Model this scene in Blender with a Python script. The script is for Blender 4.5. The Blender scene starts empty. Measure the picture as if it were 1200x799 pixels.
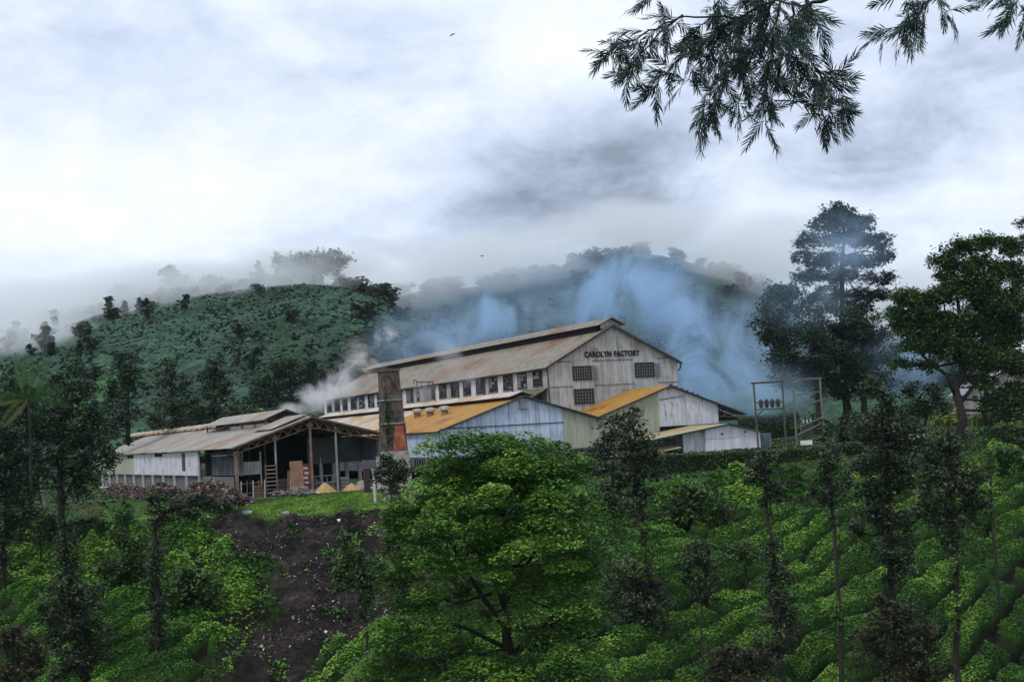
USE_SMOKE = True
import bpy, math, random
import numpy as np
from mathutils import Vector, Matrix
R = random.Random(7)
NR = np.random.default_rng(11)
SC = bpy.context.scene
C = SC.collection

# ------------------------------------------------------------------ camera
F_PX, PITCH, ROLL = 1720.0, math.radians(3.5), math.radians(3.3)
cam_data = bpy.data.cameras.new('camera')
cam = bpy.data.objects.new('camera', cam_data)
C.objects.link(cam)
cam_data.sensor_width = 36.0
cam_data.lens = F_PX / 1200.0 * 36.0
cam_data.clip_start = 0.1
cam_data.clip_end = 9000.0
cam.matrix_world = Matrix.Rotation(math.pi / 2 + PITCH, 4, 'X') @ Matrix.Rotation(-ROLL, 4, 'Z')
SC.camera = cam

# ------------------------------------------------------------------ render settings
SC.view_settings.view_transform = 'Standard'
SC.view_settings.look = 'None'
SC.view_settings.gamma = 1.0
SC.view_settings.exposure = 0.25
SC.render.engine = 'CYCLES'
SC.cycles.use_denoising = True
SC.cycles.max_bounces = 7
SC.cycles.diffuse_bounces = 3
SC.cycles.glossy_bounces = 2
SC.cycles.transmission_bounces = 2
SC.cycles.transparent_max_bounces = 8
SC.cycles.volume_bounces = 5
SC.cycles.volume_max_steps = 160
SC.cycles.volume_step_rate = 1.0


def ray(px, py):
    dx = px - 600.0
    dy = 399.5 - py
    X = dx * math.cos(ROLL) + dy * math.sin(ROLL)
    Y = -dx * math.sin(ROLL) + dy * math.cos(ROLL)
    d = (X, F_PX * math.cos(PITCH) - Y * math.sin(PITCH), F_PX * math.sin(PITCH) + Y * math.cos(PITCH))
    return d[0] / d[1], d[2] / d[1]


def at(px, py, depth):
    a, b = ray(px, py)
    return Vector((a * depth, depth, b * depth))


# ------------------------------------------------------------------ node helper
class NT:
    def __init__(s, tree):
        s.t = tree
        s.n = tree.nodes
        s.l = tree.links

    def add(s, typ, **kw):
        n = s.n.new(typ)
        for k, v in kw.items():
            if k.startswith('i_'):
                s.put(n.inputs[k[2:].replace('_', ' ')], v)
            else:
                setattr(n, k, v)
        return n

    def put(s, sock, v):
        if isinstance(v, bpy.types.NodeSocket):
            s.l.new(v, sock)
        else:
            sock.default_value = v

    def math(s, op, a, b=None, c=None, clamp=False):
        n = s.n.new('ShaderNodeMath')
        n.operation = op
        n.use_clamp = clamp
        for i, v in enumerate((a, b, c)):
            if v is not None:
                s.put(n.inputs[i], v)
        return n.outputs[0]

    def vmath(s, op, a, b=None):
        n = s.n.new('ShaderNodeVectorMath')
        n.operation = op
        for i, v in enumerate((a, b)):
            if v is not None:
                s.put(n.inputs[i], v)
        return n.outputs['Value'] if op in ('LENGTH', 'DOT_PRODUCT', 'DISTANCE') else n.outputs[0]

    def noise(s, vec, scale, detail=3, rough=0.55, dist=0.0):
        n = s.n.new('ShaderNodeTexNoise')
        s.put(n.inputs['Vector'], vec)
        n.inputs['Scale'].default_value = scale
        n.inputs['Detail'].default_value = detail
        n.inputs['Roughness'].default_value = rough
        n.inputs['Distortion'].default_value = dist
        return n.outputs['Fac']

    def ramp(s, fac, stops):
        n = s.n.new('ShaderNodeValToRGB')
        e = n.color_ramp.elements
        while len(e) < len(stops):
            e.new(0.5)
        for el, (p, c) in zip(e, stops):
            el.position = p
            el.color = (*c, 1) if len(c) == 3 else c
        s.put(n.inputs[0], fac)
        return n.outputs[0]

    def rng(s, v, a, b, c=0.0, d=1.0, smooth=True):
        n = s.n.new('ShaderNodeMapRange')
        if smooth:
            n.interpolation_type = 'SMOOTHSTEP'
        s.put(n.inputs[0], v)
        for i, q in enumerate((a, b, c, d)):
            s.put(n.inputs[i + 1], q)
        return n.outputs[0]

    def mix(s, fac, a, b, mode='MIX'):
        n = s.n.new('ShaderNodeMix')
        n.data_type = 'RGBA'
        n.blend_type = mode
        n.clamp_factor = True
        s.put(n.inputs[0], fac)
        s.put(n.inputs[6], (*a, 1) if isinstance(a, tuple) and len(a) == 3 else a)
        s.put(n.inputs[7], (*b, 1) if isinstance(b, tuple) and len(b) == 3 else b)
        return n.outputs[2]

    def mapping(s, vec, scale):
        n = s.n.new('ShaderNodeMapping')
        s.put(n.inputs[0], vec)
        n.inputs['Scale'].default_value = scale
        return n.outputs[0]


# ------------------------------------------------------------------ world: overcast daylight
SUN_EL, SUN_AZ = math.radians(58), math.radians(-35)      # sun behind cloud, from the left front
world = bpy.data.worlds.new('World')
SC.world = world
world.use_nodes = True
w = NT(world.node_tree)
w.n.clear()
sky = w.add('ShaderNodeTexSky', sky_type='NISHITA', sun_disc=False, sun_elevation=SUN_EL, sun_rotation=SUN_AZ)
tc = w.add('ShaderNodeTexCoord').outputs['Generated']
stretch = w.mapping(tc, (1.0, 1.0, 1.9))
n1 = w.noise(stretch, 3.4, 6, 0.55, 0.25)
n2 = w.noise(stretch, 9.5, 6, 0.6, 0.4)
n3 = w.noise(stretch, 28.0, 5, 0.6, 0.2)
cl = w.math('ADD', w.math('MULTIPLY', n1, 0.40), w.math('ADD', w.math('MULTIPLY', n2, 0.38), w.math('MULTIPLY', n3, 0.22)))


def sky_blob(px, py, rx, ry, amt):
    """soft darker or lighter bank of cloud around one sky direction"""
    a, b = ray(px, py)
    v = Vector((a, 1, b)).normalized()
    d = w.vmath('SUBTRACT', tc, tuple(v))
    d = w.vmath('MULTIPLY', d, (F_PX / rx, F_PX / rx, F_PX / ry))
    ln = w.vmath('LENGTH', d)
    ln = w.math('ADD', ln, w.math('MULTIPLY', w.math('SUBTRACT', n2, 0.5), 1.6))
    return w.rng(ln, 0.0, 1.35, amt, 0.0)


for args in SKY_BLOBS if 'SKY_BLOBS' in globals() else (
        (570, 262, 340, 70, -0.12), (720, 215, 380, 120, -0.10), (820, 150, 360, 110, -0.05), (960, 210, 260, 100, -0.03), (40, 90, 260, 110, -0.04), (220, 90, 200, 60, -0.03),
        (500, 60, 150, 60, -0.06), (1120, 90, 220, 160, -0.04), (700, 150, 160, 60, -0.05),
        (140, 235, 420, 130, 0.20), (40, 335, 300, 60, -0.07), (300, 330, 260, 40, -0.03), (1050, 180, 300, 160, 0.03), (640, 60, 130, 70, 0.08), (400, 320, 130, 28, 0.10), (860, 270, 200, 40, 0.07), (1000, 120, 200, 90, 0.0)):
    cl = w.math('ADD', cl, sky_blob(*args))
col = w.ramp(cl, [(0.20, (0.26, 0.30, 0.39)), (0.32, (0.44, 0.51, 0.66)), (0.42, (0.62, 0.70, 0.87)), (0.50, (0.73, 0.81, 0.95)), (0.60, (0.86, 0.92, 1.02)), (0.70, (0.98, 1.01, 1.05))])
bg_clear = w.add('ShaderNodeBackground', i_Color=sky.outputs[0], i_Strength=0.08)
bg_cloud = w.add('ShaderNodeBackground', i_Color=col, i_Strength=0.96)
mx = w.add('ShaderNodeMixShader')
mx.inputs[0].default_value = 0.93
w.l.new(bg_clear.outputs[0], mx.inputs[1])
w.l.new(bg_cloud.outputs[0], mx.inputs[2])
out = w.add('ShaderNodeOutputWorld')
w.l.new(mx.outputs[0], out.inputs[0])

sun_data = bpy.data.lights.new('sun', 'SUN')
sun_data.energy = 1.5
sun_data.angle = math.radians(11)
sun_data.color = (1.0, 0.97, 0.92)
sun = bpy.data.objects.new('sun', sun_data)
C.objects.link(sun)
sd = Vector((math.sin(SUN_AZ) * math.cos(SUN_EL), math.cos(SUN_AZ) * math.cos(SUN_EL), math.sin(SUN_EL)))
sd = Vector((-0.35, -0.45, 0.82)).normalized()
sun.rotation_euler = sd.to_track_quat('Z', 'Y').to_euler()
sky.sun_elevation = math.asin(sd.z)
sky.sun_rotation = math.atan2(sd.x, sd.y)


# ------------------------------------------------------------------ materials
MATS = {}


def material(name):
    m = bpy.data.materials.new(name)
    m.use_nodes = True
    t = NT(m.node_tree)
    t.bs = m.node_tree.nodes['Principled BSDF']
    t.bs.inputs['Specular IOR Level'].default_value = 0.25
    MATS[name] = m
    return m, t


def plain(name, c, rough=0.8, var=0.25, scale=3.0, metal=0.0):
    m, t = material(name)
    co = t.add('ShaderNodeTexCoord').outputs['Object']
    nz = t.noise(co, scale, 4, 0.6)
    dark = tuple(x * (1 - var) for x in c)
    lite = tuple(min(1, x * (1 + var)) for x in c)
    t.put(t.bs.inputs['Base Color'], t.ramp(nz, [(0.3, dark), (0.7, lite)]))
    t.bs.inputs['Roughness'].default_value = rough
    t.bs.inputs['Metallic'].default_value = metal
    return m


def sheet(name, cols, rust, rust_lo, rust_hi, axis, rough=0.55, wave=None, blotch=0.35, stain=(0.05, 0.045, 0.04), stain_amt=0.5):
    """weathered corrugated sheet: axis = object axis along which the streaks run"""
    m, t = material(name)
    co = t.add('ShaderNodeTexCoord').outputs['Object']
    sc = [2.2, 2.2, 2.2]
    sc[axis] = 0.22
    st = t.noise(t.mapping(co, tuple(sc)), 1.0, 5, 0.65)
    big = t.noise(co, blotch, 4, 0.6, 0.3)
    base = t.ramp(t.rng(t.math('ADD', t.math('MULTIPLY', st, 0.6), t.math('MULTIPLY', big, 0.4)), 0.38, 0.62, smooth=False),
                  [(0.15, cols[0]), (0.5, cols[1]), (0.85, cols[2])])
    rf = t.rng(t.math('ADD', t.math('MULTIPLY', st, 0.45), t.math('MULTIPLY', big, 0.55)), rust_lo - 0.045, (rust_lo + rust_hi) / 2 - 0.03)
    c = t.mix(rf, base, rust)
    sc2 = [1.4, 1.4, 1.4]
    sc2[axis] = 0.12
    s2 = t.noise(t.mapping(co, tuple(sc2)), 1.9, 5, 0.7)
    c = t.mix(t.math('MULTIPLY', t.rng(s2, 0.50, 0.64), stain_amt), c, stain)
    t.put(t.bs.inputs['Base Color'], c)
    t.bs.inputs['Roughness'].default_value = rough
    wv = t.add('ShaderNodeTexWave', wave_type='BANDS', bands_direction={0: 'X', 1: 'Y', 2: 'Z'}[wave if wave is not None else 1])
    t.put(wv.inputs['Vector'], co)
    wv.inputs['Scale'].default_value = 1.9
    b = t.add('ShaderNodeBump')
    b.inputs['Strength'].default_value = 0.5
    b.inputs['Distance'].default_value = 0.04
    t.put(b.inputs['Height'], wv.outputs['Fac'])
    t.put(t.bs.inputs['Normal'], b.outputs[0])
    return m


def leafmat(name, dark, mid, light, rough=0.6, scale=0.35, transl=0.2):
    """foliage: a tone stored per leaf cluster picks between three leaf colours"""
    m, t = material(name)
    at_ = t.add('ShaderNodeAttribute', attribute_name='tone').outputs['Fac']
    c = t.ramp(at_, [(0.12, dark), (0.5, mid), (0.9, light)])
    t.put(t.bs.inputs['Base Color'], c)
    t.bs.inputs['Roughness'].default_value = rough
    t.bs.inputs['Specular IOR Level'].default_value = 0.3
    tr = t.add('ShaderNodeBsdfTranslucent', i_Color=c)
    mxs = t.add('ShaderNodeMixShader')
    mxs.inputs[0].default_value = transl
    t.l.new(t.bs.outputs[0], mxs.inputs[1])
    t.l.new(tr.outputs[0], mxs.inputs[2])
    t.l.new(mxs.outputs[0], t.n['Material Output'].inputs[0])
    return m


# ------------------------------------------------------------------ object helpers
def tag(o, label=None, cat=None, group=None, kind=None):
    if label: o['label'] = label
    if cat: o['category'] = cat
    if group: o['group'] = group
    if kind: o['kind'] = kind
    return o


def fast_mesh(name, V, faces, mats, tone=None, smooth=False, mat_idx=None):
    """V (n,3) array, faces (m,k) array of equal-sized polygons"""
    me = bpy.data.meshes.new(name)
    V = np.ascontiguousarray(V, dtype=np.float32)
    faces = np.ascontiguousarray(faces, dtype=np.int32)
    m, k = faces.shape
    me.vertices.add(len(V))
    me.vertices.foreach_set('co', V.ravel())
    me.loops.add(m * k)
    me.loops.foreach_set('vertex_index', faces.ravel())
    me.polygons.add(m)
    me.polygons.foreach_set('loop_start', np.arange(0, m * k, k, dtype=np.int32))
    me.polygons.foreach_set('loop_total', np.full(m, k, dtype=np.int32))
    if smooth:
        me.polygons.foreach_set('use_smooth', np.ones(m, dtype=bool))
    if mat_idx is not None:
        me.polygons.foreach_set('material_index', np.asarray(mat_idx, dtype=np.int32))
    for mt in mats:
        me.materials.append(mt)
    if tone is not None:
        a = me.attributes.new('tone', 'FLOAT', 'FACE')
        a.data.foreach_set('value', np.asarray(tone, dtype=np.float32))
    me.update(calc_edges=True)
    return me


def link(name, me, parent=None, loc=(0, 0, 0), rz=0.0):
    o = bpy.data.objects.new(name, me)
    C.objects.link(o)
    o.location = loc
    o.rotation_euler = (0, 0, rz)
    if parent:
        o.parent = parent
    return o


class MB:
    """collects simple shapes; build() links them as one mesh object"""

    def __init__(s):
        s.v = []
        s.f = []

    def hexa(s, p):
        n = len(s.v)
        s.v += [tuple(q) for q in p]
        for q in ((0, 3, 2, 1), (4, 5, 6, 7), (0, 1, 5, 4), (1, 2, 6, 5), (2, 3, 7, 6), (3, 0, 4, 7)):
            s.f.append(tuple(n + i for i in q))
        return s

    def box(s, x0, x1, y0, y1, z0, z1):
        return s.hexa([(x0, y0, z0), (x1, y0, z0), (x1, y1, z0), (x0, y1, z0), (x0, y0, z1), (x1, y0, z1), (x1, y1, z1), (x0, y1, z1)])

    def slab(s, a, b, c, d, t):
        """four top corners, thickness downwards"""
        lo = [(p[0], p[1], p[2] - t) for p in (a, b, c, d)]
        return s.hexa(lo + [a, b, c, d])

    def prism(s, poly, y0, y1):
        """polygon in x,z pushed from y0 to y1"""
        n = len(s.v)
        k = len(poly)
        s.v += [(p[0], y0, p[1]) for p in poly] + [(p[0], y1, p[1]) for p in poly]
        s.f.append(tuple(range(n, n + k)))
        s.f.append(tuple(range(n + 2 * k - 1, n + k - 1, -1)))
        for i in range(k):
            j = (i + 1) % k
            s.f.append((n + j, n + i, n + k + i, n + k + j))
        return s

    def prismx(s, poly, x0, x1):
        """polygon in y,z pushed from x0 to x1"""
        n = len(s.v)
        k = len(poly)
        s.v += [(x0, p[0], p[1]) for p in poly] + [(x1, p[0], p[1]) for p in poly]
        s.f.append(tuple(range(n, n + k)))
        s.f.append(tuple(range(n + 2 * k - 1, n + k - 1, -1)))
        for i in range(k):
            j = (i + 1) % k
            s.f.append((n + j, n + i, n + k + i, n + k + j))
        return s

    def bar(s, p, q, w, h=None):
        """square bar between two points"""
        h = h or w
        p = Vector(p); q = Vector(q)
        d = (q - p).normalized()
        up = Vector((0, 0, 1)) if abs(d.z) < 0.95 else Vector((0, 1, 0))
        a = d.cross(up).normalized() * w / 2
        b = d.cross(a).normalized() * h / 2
        return s.hexa([p - a - b, p + a - b, p + a + b, p - a + b, q - a - b, q + a - b, q + a + b, q - a + b])

    def tube(s, pts, rad, sides=6, cap=True):
        n0 = len(s.v)
        pts = [Vector(p) for p in pts]
        for i, p in enumerate(pts):
            d = (pts[min(i + 1, len(pts) - 1)] - pts[max(i - 1, 0)]).normalized()
            up = Vector((0, 0, 1)) if abs(d.z) < 0.9 else Vector((0, 1, 0))
            a = d.cross(up).normalized()
            b = d.cross(a).normalized()
            r = rad[i] if hasattr(rad, '__len__') else rad
            for k in range(sides):
                an = 2 * math.pi * k / sides
                s.v.append(tuple(p + a * math.cos(an) * r + b * math.sin(an) * r))
        for i in range(len(pts) - 1):
            for k in range(sides):
                k2 = (k + 1) % sides
                s.f.append((n0 + i * sides + k, n0 + i * sides + k2, n0 + (i + 1) * sides + k2, n0 + (i + 1) * sides + k))
        if cap:
            s.f.append(tuple(n0 + k for k in reversed(range(sides))))
            s.f.append(tuple(n0 + (len(pts) - 1) * sides + k for k in range(sides)))
        return s

    def mesh(s, name, mat):
        me = bpy.data.meshes.new(name)
        me.from_pydata(s.v, [], s.f)
        me.materials.append(mat)
        return me

    def build(s, name, mat, parent=None, loc=(0, 0, 0), rz=0.0, smooth=False):
        me = s.mesh(name, mat)
        if smooth:
            me.shade_smooth()
        return link(name, me, parent, loc, rz)


def thing(name, label, cat, loc=(0, 0, 0), rz=0.0, group=None):
    o = bpy.data.objects.new(name, None)
    o.empty_display_size = 0.3
    C.objects.link(o)
    o.location = loc
    o.rotation_euler = (0, 0, rz)
    return tag(o, label, cat, group)


# ------------------------------------------------------------------ numpy noise
_H = NR.random((256, 256)).astype(np.float64)


def vnoise(x, y):
    xi = np.floor(x).astype(int); yi = np.floor(y).astype(int)
    fx = x - xi; fy = y - yi
    fx = fx * fx * (3 - 2 * fx); fy = fy * fy * (3 - 2 * fy)
    g = lambda a, b: _H[a & 255, b & 255]
    return (g(xi, yi) * (1 - fx) + g(xi + 1, yi) * fx) * (1 - fy) + (g(xi, yi + 1) * (1 - fx) + g(xi + 1, yi + 1) * fx) * fy


def fbm(x, y, o=4):
    s = 0.0; a = 0.5
    for i in range(o):
        s = s + a * vnoise(x + 17.3 * i, y + 9.1 * i)
        x = x * 2.03; y = y * 2.03; a *= 0.5
    return s / (1 - 0.5 ** o)


def sstep(a, b, x):
    t = np.clip((x - a) / (b - a), 0, 1)
    return t * t * (3 - 2 * t)
# ------------------------------------------------------------------ terrain
def hor(px):
    return 505.0 - 0.058 * (px - 600.0)


CREST_A = np.array([(-400, 425), (-200, 412), (0, 392), (60, 384), (120, 368), (200, 354), (260, 345), (330, 334), (370, 331), (420, 338), (450, 350), (500, 378), (560, 400), (700, 440), (900, 462), (1200, 462), (1600, 455)], float)
CREST_B = np.array([(-400, 400), (0, 390), (300, 360), (440, 346), (500, 342), (600, 332), (660, 316), (700, 300), (740, 292), (800, 303), (860, 322), (920, 350), (1000, 385), (1060, 410), (1130, 425), (1200, 425), (1600, 410)], float)
YA, YB = 480.0, 820.0


def crest(tab, px):
    py = np.interp(px, tab[:, 0], tab[:, 1])
    return (hor(px) - py) / F_PX


def edge_depth(x):
    return np.interp(x, [-90, -53, -38, -26, -18, -8, 2, 9, 16, 30, 60, 100], [150, 141, 128, 119, 117.5, 118, 121, 127, 131, 134, 138, 144])


def ground_z(x, y, detail=True):
    x = np.asarray(x, float); y = np.asarray(y, float)
    ex = edge_depth(x)
    right = sstep(-2, 16, x)
    top = -4.6 * (1 - right) + (-5.1) * right
    rear = right * 1.6 * sstep(133, 149, y) + 3.4 * sstep(34, 60, x) * sstep(150, 215, y)
    back = -3.0 * sstep(200, 240, y) * (1 - sstep(30, 60, x))
    bank = -1.15 * sstep(11, 1, y - ex) * (1 - right)
    base = top + rear + back + bank
    d = ex - y
    drop = 0.40 * np.where(d > 0, d * d / (np.abs(d) + 3.0), 0)
    soil = sstep(-27, -20, x) * sstep(-2, -9, x)
    drop = drop + 0.9 * soil * sstep(0, 3.5, d)
    z = base - drop
    und = (fbm(x / 14.0 + 3, y / 14.0) - 0.5) * 3.0 * sstep(2, 14, d) * sstep(95, 60, d)
    z = z + und
    z = np.maximum(z, -40)
    r = np.hypot(x, y)
    z = np.where(y < 75, np.maximum(z, -1.75 - 0.60 * r), z)
    px = 600 + F_PX * x / np.maximum(y, 1.0)
    px = np.clip(px, -400, 1600)
    # hill A
    t = np.clip((y - 195) / (YA - 195), 0, 1)
    ca = crest(CREST_A, px) * YA
    prof = t ** 1.15 * (1 - 0.10 * sstep(0.8, 1, t))
    za = base + (ca / 0.9 - base) * prof
    za = za - np.clip(y - YA, 0, 1e9) * 0.22
    za = za + (fbm(x / 40.0, y / 40.0) - 0.5) * 7.0 * sstep(0.05, 0.3, t) * sstep(1.0, 0.85, t)
    t2 = np.clip((y - 480) / (YB - 480), 0, 1)
    cb = crest(CREST_B, px) * YB
    zb = -5 + (cb + 5) * t2 ** 1.1 - np.clip(y - YB, 0, 1e9) * 0.2
    zb = zb + (fbm(x / 60.0 + 5, y / 60.0) - 0.5) * 14.0 * sstep(0.05, 0.3, t2) * sstep(1.0, 0.85, t2)
    zh = np.where(y > 480, np.maximum(np.maximum(za, zb), -30), za)
    z = np.where(y > 195, np.where(y > 480, zh, za), z)
    return z


def gz(x, y):
    return float(ground_z(np.array([x]), np.array([y]))[0])


def on_ground(px, depth):
    """ground point seen in image column px at that depth (roll taken into account roughly)"""
    x = (px - 600) / F_PX * depth
    for _ in range(3):
        z = gz(x, depth)
        # image column of this point
        yy = (399.5 - hor(px)) + 0
        py = 505 - 0.058 * (px - 600) - z / depth * F_PX
        a, b = ray(px, py)
        x = a * depth
    return Vector((x, depth, gz(x, depth)))


# regions on the slope, used for relief, colour and planting
def soil_mask(x, y):
    """1 on the bare dark earth of the slip below the open shed"""
    d = edge_depth(x) - y
    lo = np.interp(d, [-0.5, 3, 8, 14, 20, 26, 34], [-27.5, -25.0, -20.5, -18.8, -19.2, -20.5, -19.5])
    hi = np.interp(d, [-0.5, 4, 10, 16, 20, 26, 34], [-5.5, -4.0, -5.0, -6.5, -9.0, -14.0, -17.5])
    wob = (fbm(x / 2.2 + 40, y / 2.2) - 0.5) * 5.0 + (fbm(x / 6.0 + 4, y / 6.0) - 0.5) * 5.0
    a = sstep(-0.8, 0.8, x - lo + wob) * sstep(-0.8, 0.8, hi - x + wob)
    tongue = sstep(0.9, 0.2, np.hypot((x + 20.0 - 0.0 * d) / 3.2, (d - 11.0) / 4.5) + (fbm(x / 1.5, y / 1.5 + 9) - 0.5))
    a = a * (1 - tongue * sstep(-17.0, -19.0, x))
    return a * sstep(-0.6, 0.6, d + wob * 0.2) * sstep(40, 32, d)


def tea_mask(x, y):
    """1 where the tea stands in clipped rows"""
    d = edge_depth(x) - y
    wob = (fbm(x / 6.0 + 10, y / 6.0 + 4) - 0.5) * 8
    right = sstep(3, 7, x + wob * 0.4) * sstep(8, 13, d + wob * 0.5)
    right2 = sstep(26, 30, x) * sstep(5, 8, d)
    left = sstep(3, -1, x) * sstep(17, 21, d + wob * 0.3 + 4 * sstep(-20, -30, x))
    return np.clip(np.maximum(np.maximum(right, left), right2), 0, 1) * sstep(90, 60, d)


def tea_profile(x, y):
    wx = x + (fbm(x / 9.0 + 2, y / 9.0) - 0.5) * 5.0
    wy = y + (fbm(x / 11.0 + 8, y / 11.0 + 3) - 0.5) * 5.0
    q = (wy - 0.95 * wx) / 1.38
    sp = 2.5
    t = (q / sp) % 1.0
    rowid = np.floor(q / sp)
    h = sstep(0.0, 0.20, t) * sstep(1.0, 0.70, t)
    along = (wx + 0.95 * wy) / 1.38
    cut = sstep(0.16, 0.30, vnoise(along / 1.7 + rowid * 7.7, rowid * 3.1))
    hh = h * (0.45 + 0.55 * cut)
    return hh, rowid, t


def shrub_h(x, y):
    n = fbm(x / 1.7 + 30, y / 1.7 + 12, 3)
    m = fbm(x / 5.0 + 3, y / 5.0 + 2, 2)
    return np.clip(n - 0.36, 0, 1) * 4.6 * (0.35 + m)


def field_mask(x, y):
    m_ = 0
    for fx, fy, rx, ry in ((-85.0, 300.0, 9.0, 18.0), (-58.0, 232.0, 13.0, 13.0), (-88.0, 318.0, 8.0, 12.0)):
        m_ = np.maximum(m_, sstep(1.05, 0.85, np.hypot((x - fx) / rx, (y - fy) / ry)))
    return m_


def grass_mask(x, y):
    d = edge_depth(x) - y
    return sstep(-0.6, -1.6, d - 1.0) * sstep(-38, -34, x) * sstep(-2, -5, x) * sstep(135, 120, y)


def surface_h(x, y):
    """height of plants above the soil"""
    d = edge_depth(x) - y
    s = soil_mask(x, y)
    tm = tea_mask(x, y)
    tp, _, _ = tea_profile(x, y)
    near = sstep(1.0, 3.0, d)
    h = (1 - tm) * shrub_h(x, y) * near * 0.8 + tm * (tp * 1.55)
    rough = (fbm(x / 0.9, y / 0.9, 3) - 0.5) * 0.22 * sstep(0, 2, d)
    return h * (1 - s) + rough + s * ((fbm(x / 2.0 + 70, y / 5.0, 3) - 0.5) * 1.7 + (fbm(x / 0.8 + 70, y / 0.9, 2) - 0.5) * 0.5)


def build_ground():
    # directions: fine inside the view, coarse elsewhere
    fine = np.arange(-23.5, 23.5, 0.135)
    az = np.concatenate([np.arange(-180, -60, 8), np.arange(-60, -23.5, 2.4), fine, np.arange(23.5, 60, 2.4), np.arange(60, 180, 8)])
    rad = np.concatenate([[0.5, 4, 9, 15, 22, 30, 38, 46, 54, 62, 68, 73], np.arange(77, 84, 1.0), np.arange(84, 140, 0.34), np.arange(140, 152, 0.8), np.arange(152, 200, 3.0),
                          200 + np.cumsum(np.linspace(2.0, 5.0, 88)), [530, 560, 600, 640, 680, 720, 750, 775, 795, 810, 820, 830, 850, 900, 1000, 1200, 1600, 2300, 3500]])
    A, D = np.meshgrid(np.radians(az), rad)
    # use flat depth inside the view so rows of vertices follow the terrain functions
    x = D * np.sin(A); y = D * np.cos(A)
    inv = (np.abs(A) < math.radians(24))
    x = np.where(inv, D * np.tan(A), x); y = np.where(inv, D, y)
    z = ground_z(x, y)
    zone = (y > 70) & (y < 150) & (np.abs(x) < 75)
    z = z + np.where(zone, surface_h(x, y), 0)
    hillz = sstep(215, 260, y) * sstep(900, 600, y)
    bumps = (np.abs(vnoise(x / 2.6, y / 3.4) - 0.5) * 2.0 + np.abs(vnoise(x / 5.1 + 9, y / 6.3) - 0.5) * 1.6)
    z = z + hillz * (1.7 - bumps) * 0.85
    nr, na = z.shape
    V = np.stack([x, y, z], -1).reshape(-1, 3)
    i = np.arange(nr - 1)[:, None] * na
    j = np.arange(na)[None, :]
    j2 = (j + 1) % na
    F = np.stack([i + j, i + j2, i + na + j2, i + na + j], -1).reshape(-1, 4)
    s = soil_mask(x, y) * zone
    g = grass_mask(x, y) * zone
    tm = tea_mask(x, y) * zone
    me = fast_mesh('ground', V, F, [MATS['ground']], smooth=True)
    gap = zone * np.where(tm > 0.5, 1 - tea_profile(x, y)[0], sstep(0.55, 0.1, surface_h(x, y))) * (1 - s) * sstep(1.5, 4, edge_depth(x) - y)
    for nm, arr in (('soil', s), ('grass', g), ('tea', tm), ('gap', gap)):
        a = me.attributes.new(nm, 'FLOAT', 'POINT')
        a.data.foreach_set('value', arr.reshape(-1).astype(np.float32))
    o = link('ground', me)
    o['kind'] = 'structure'
    return o


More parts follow.
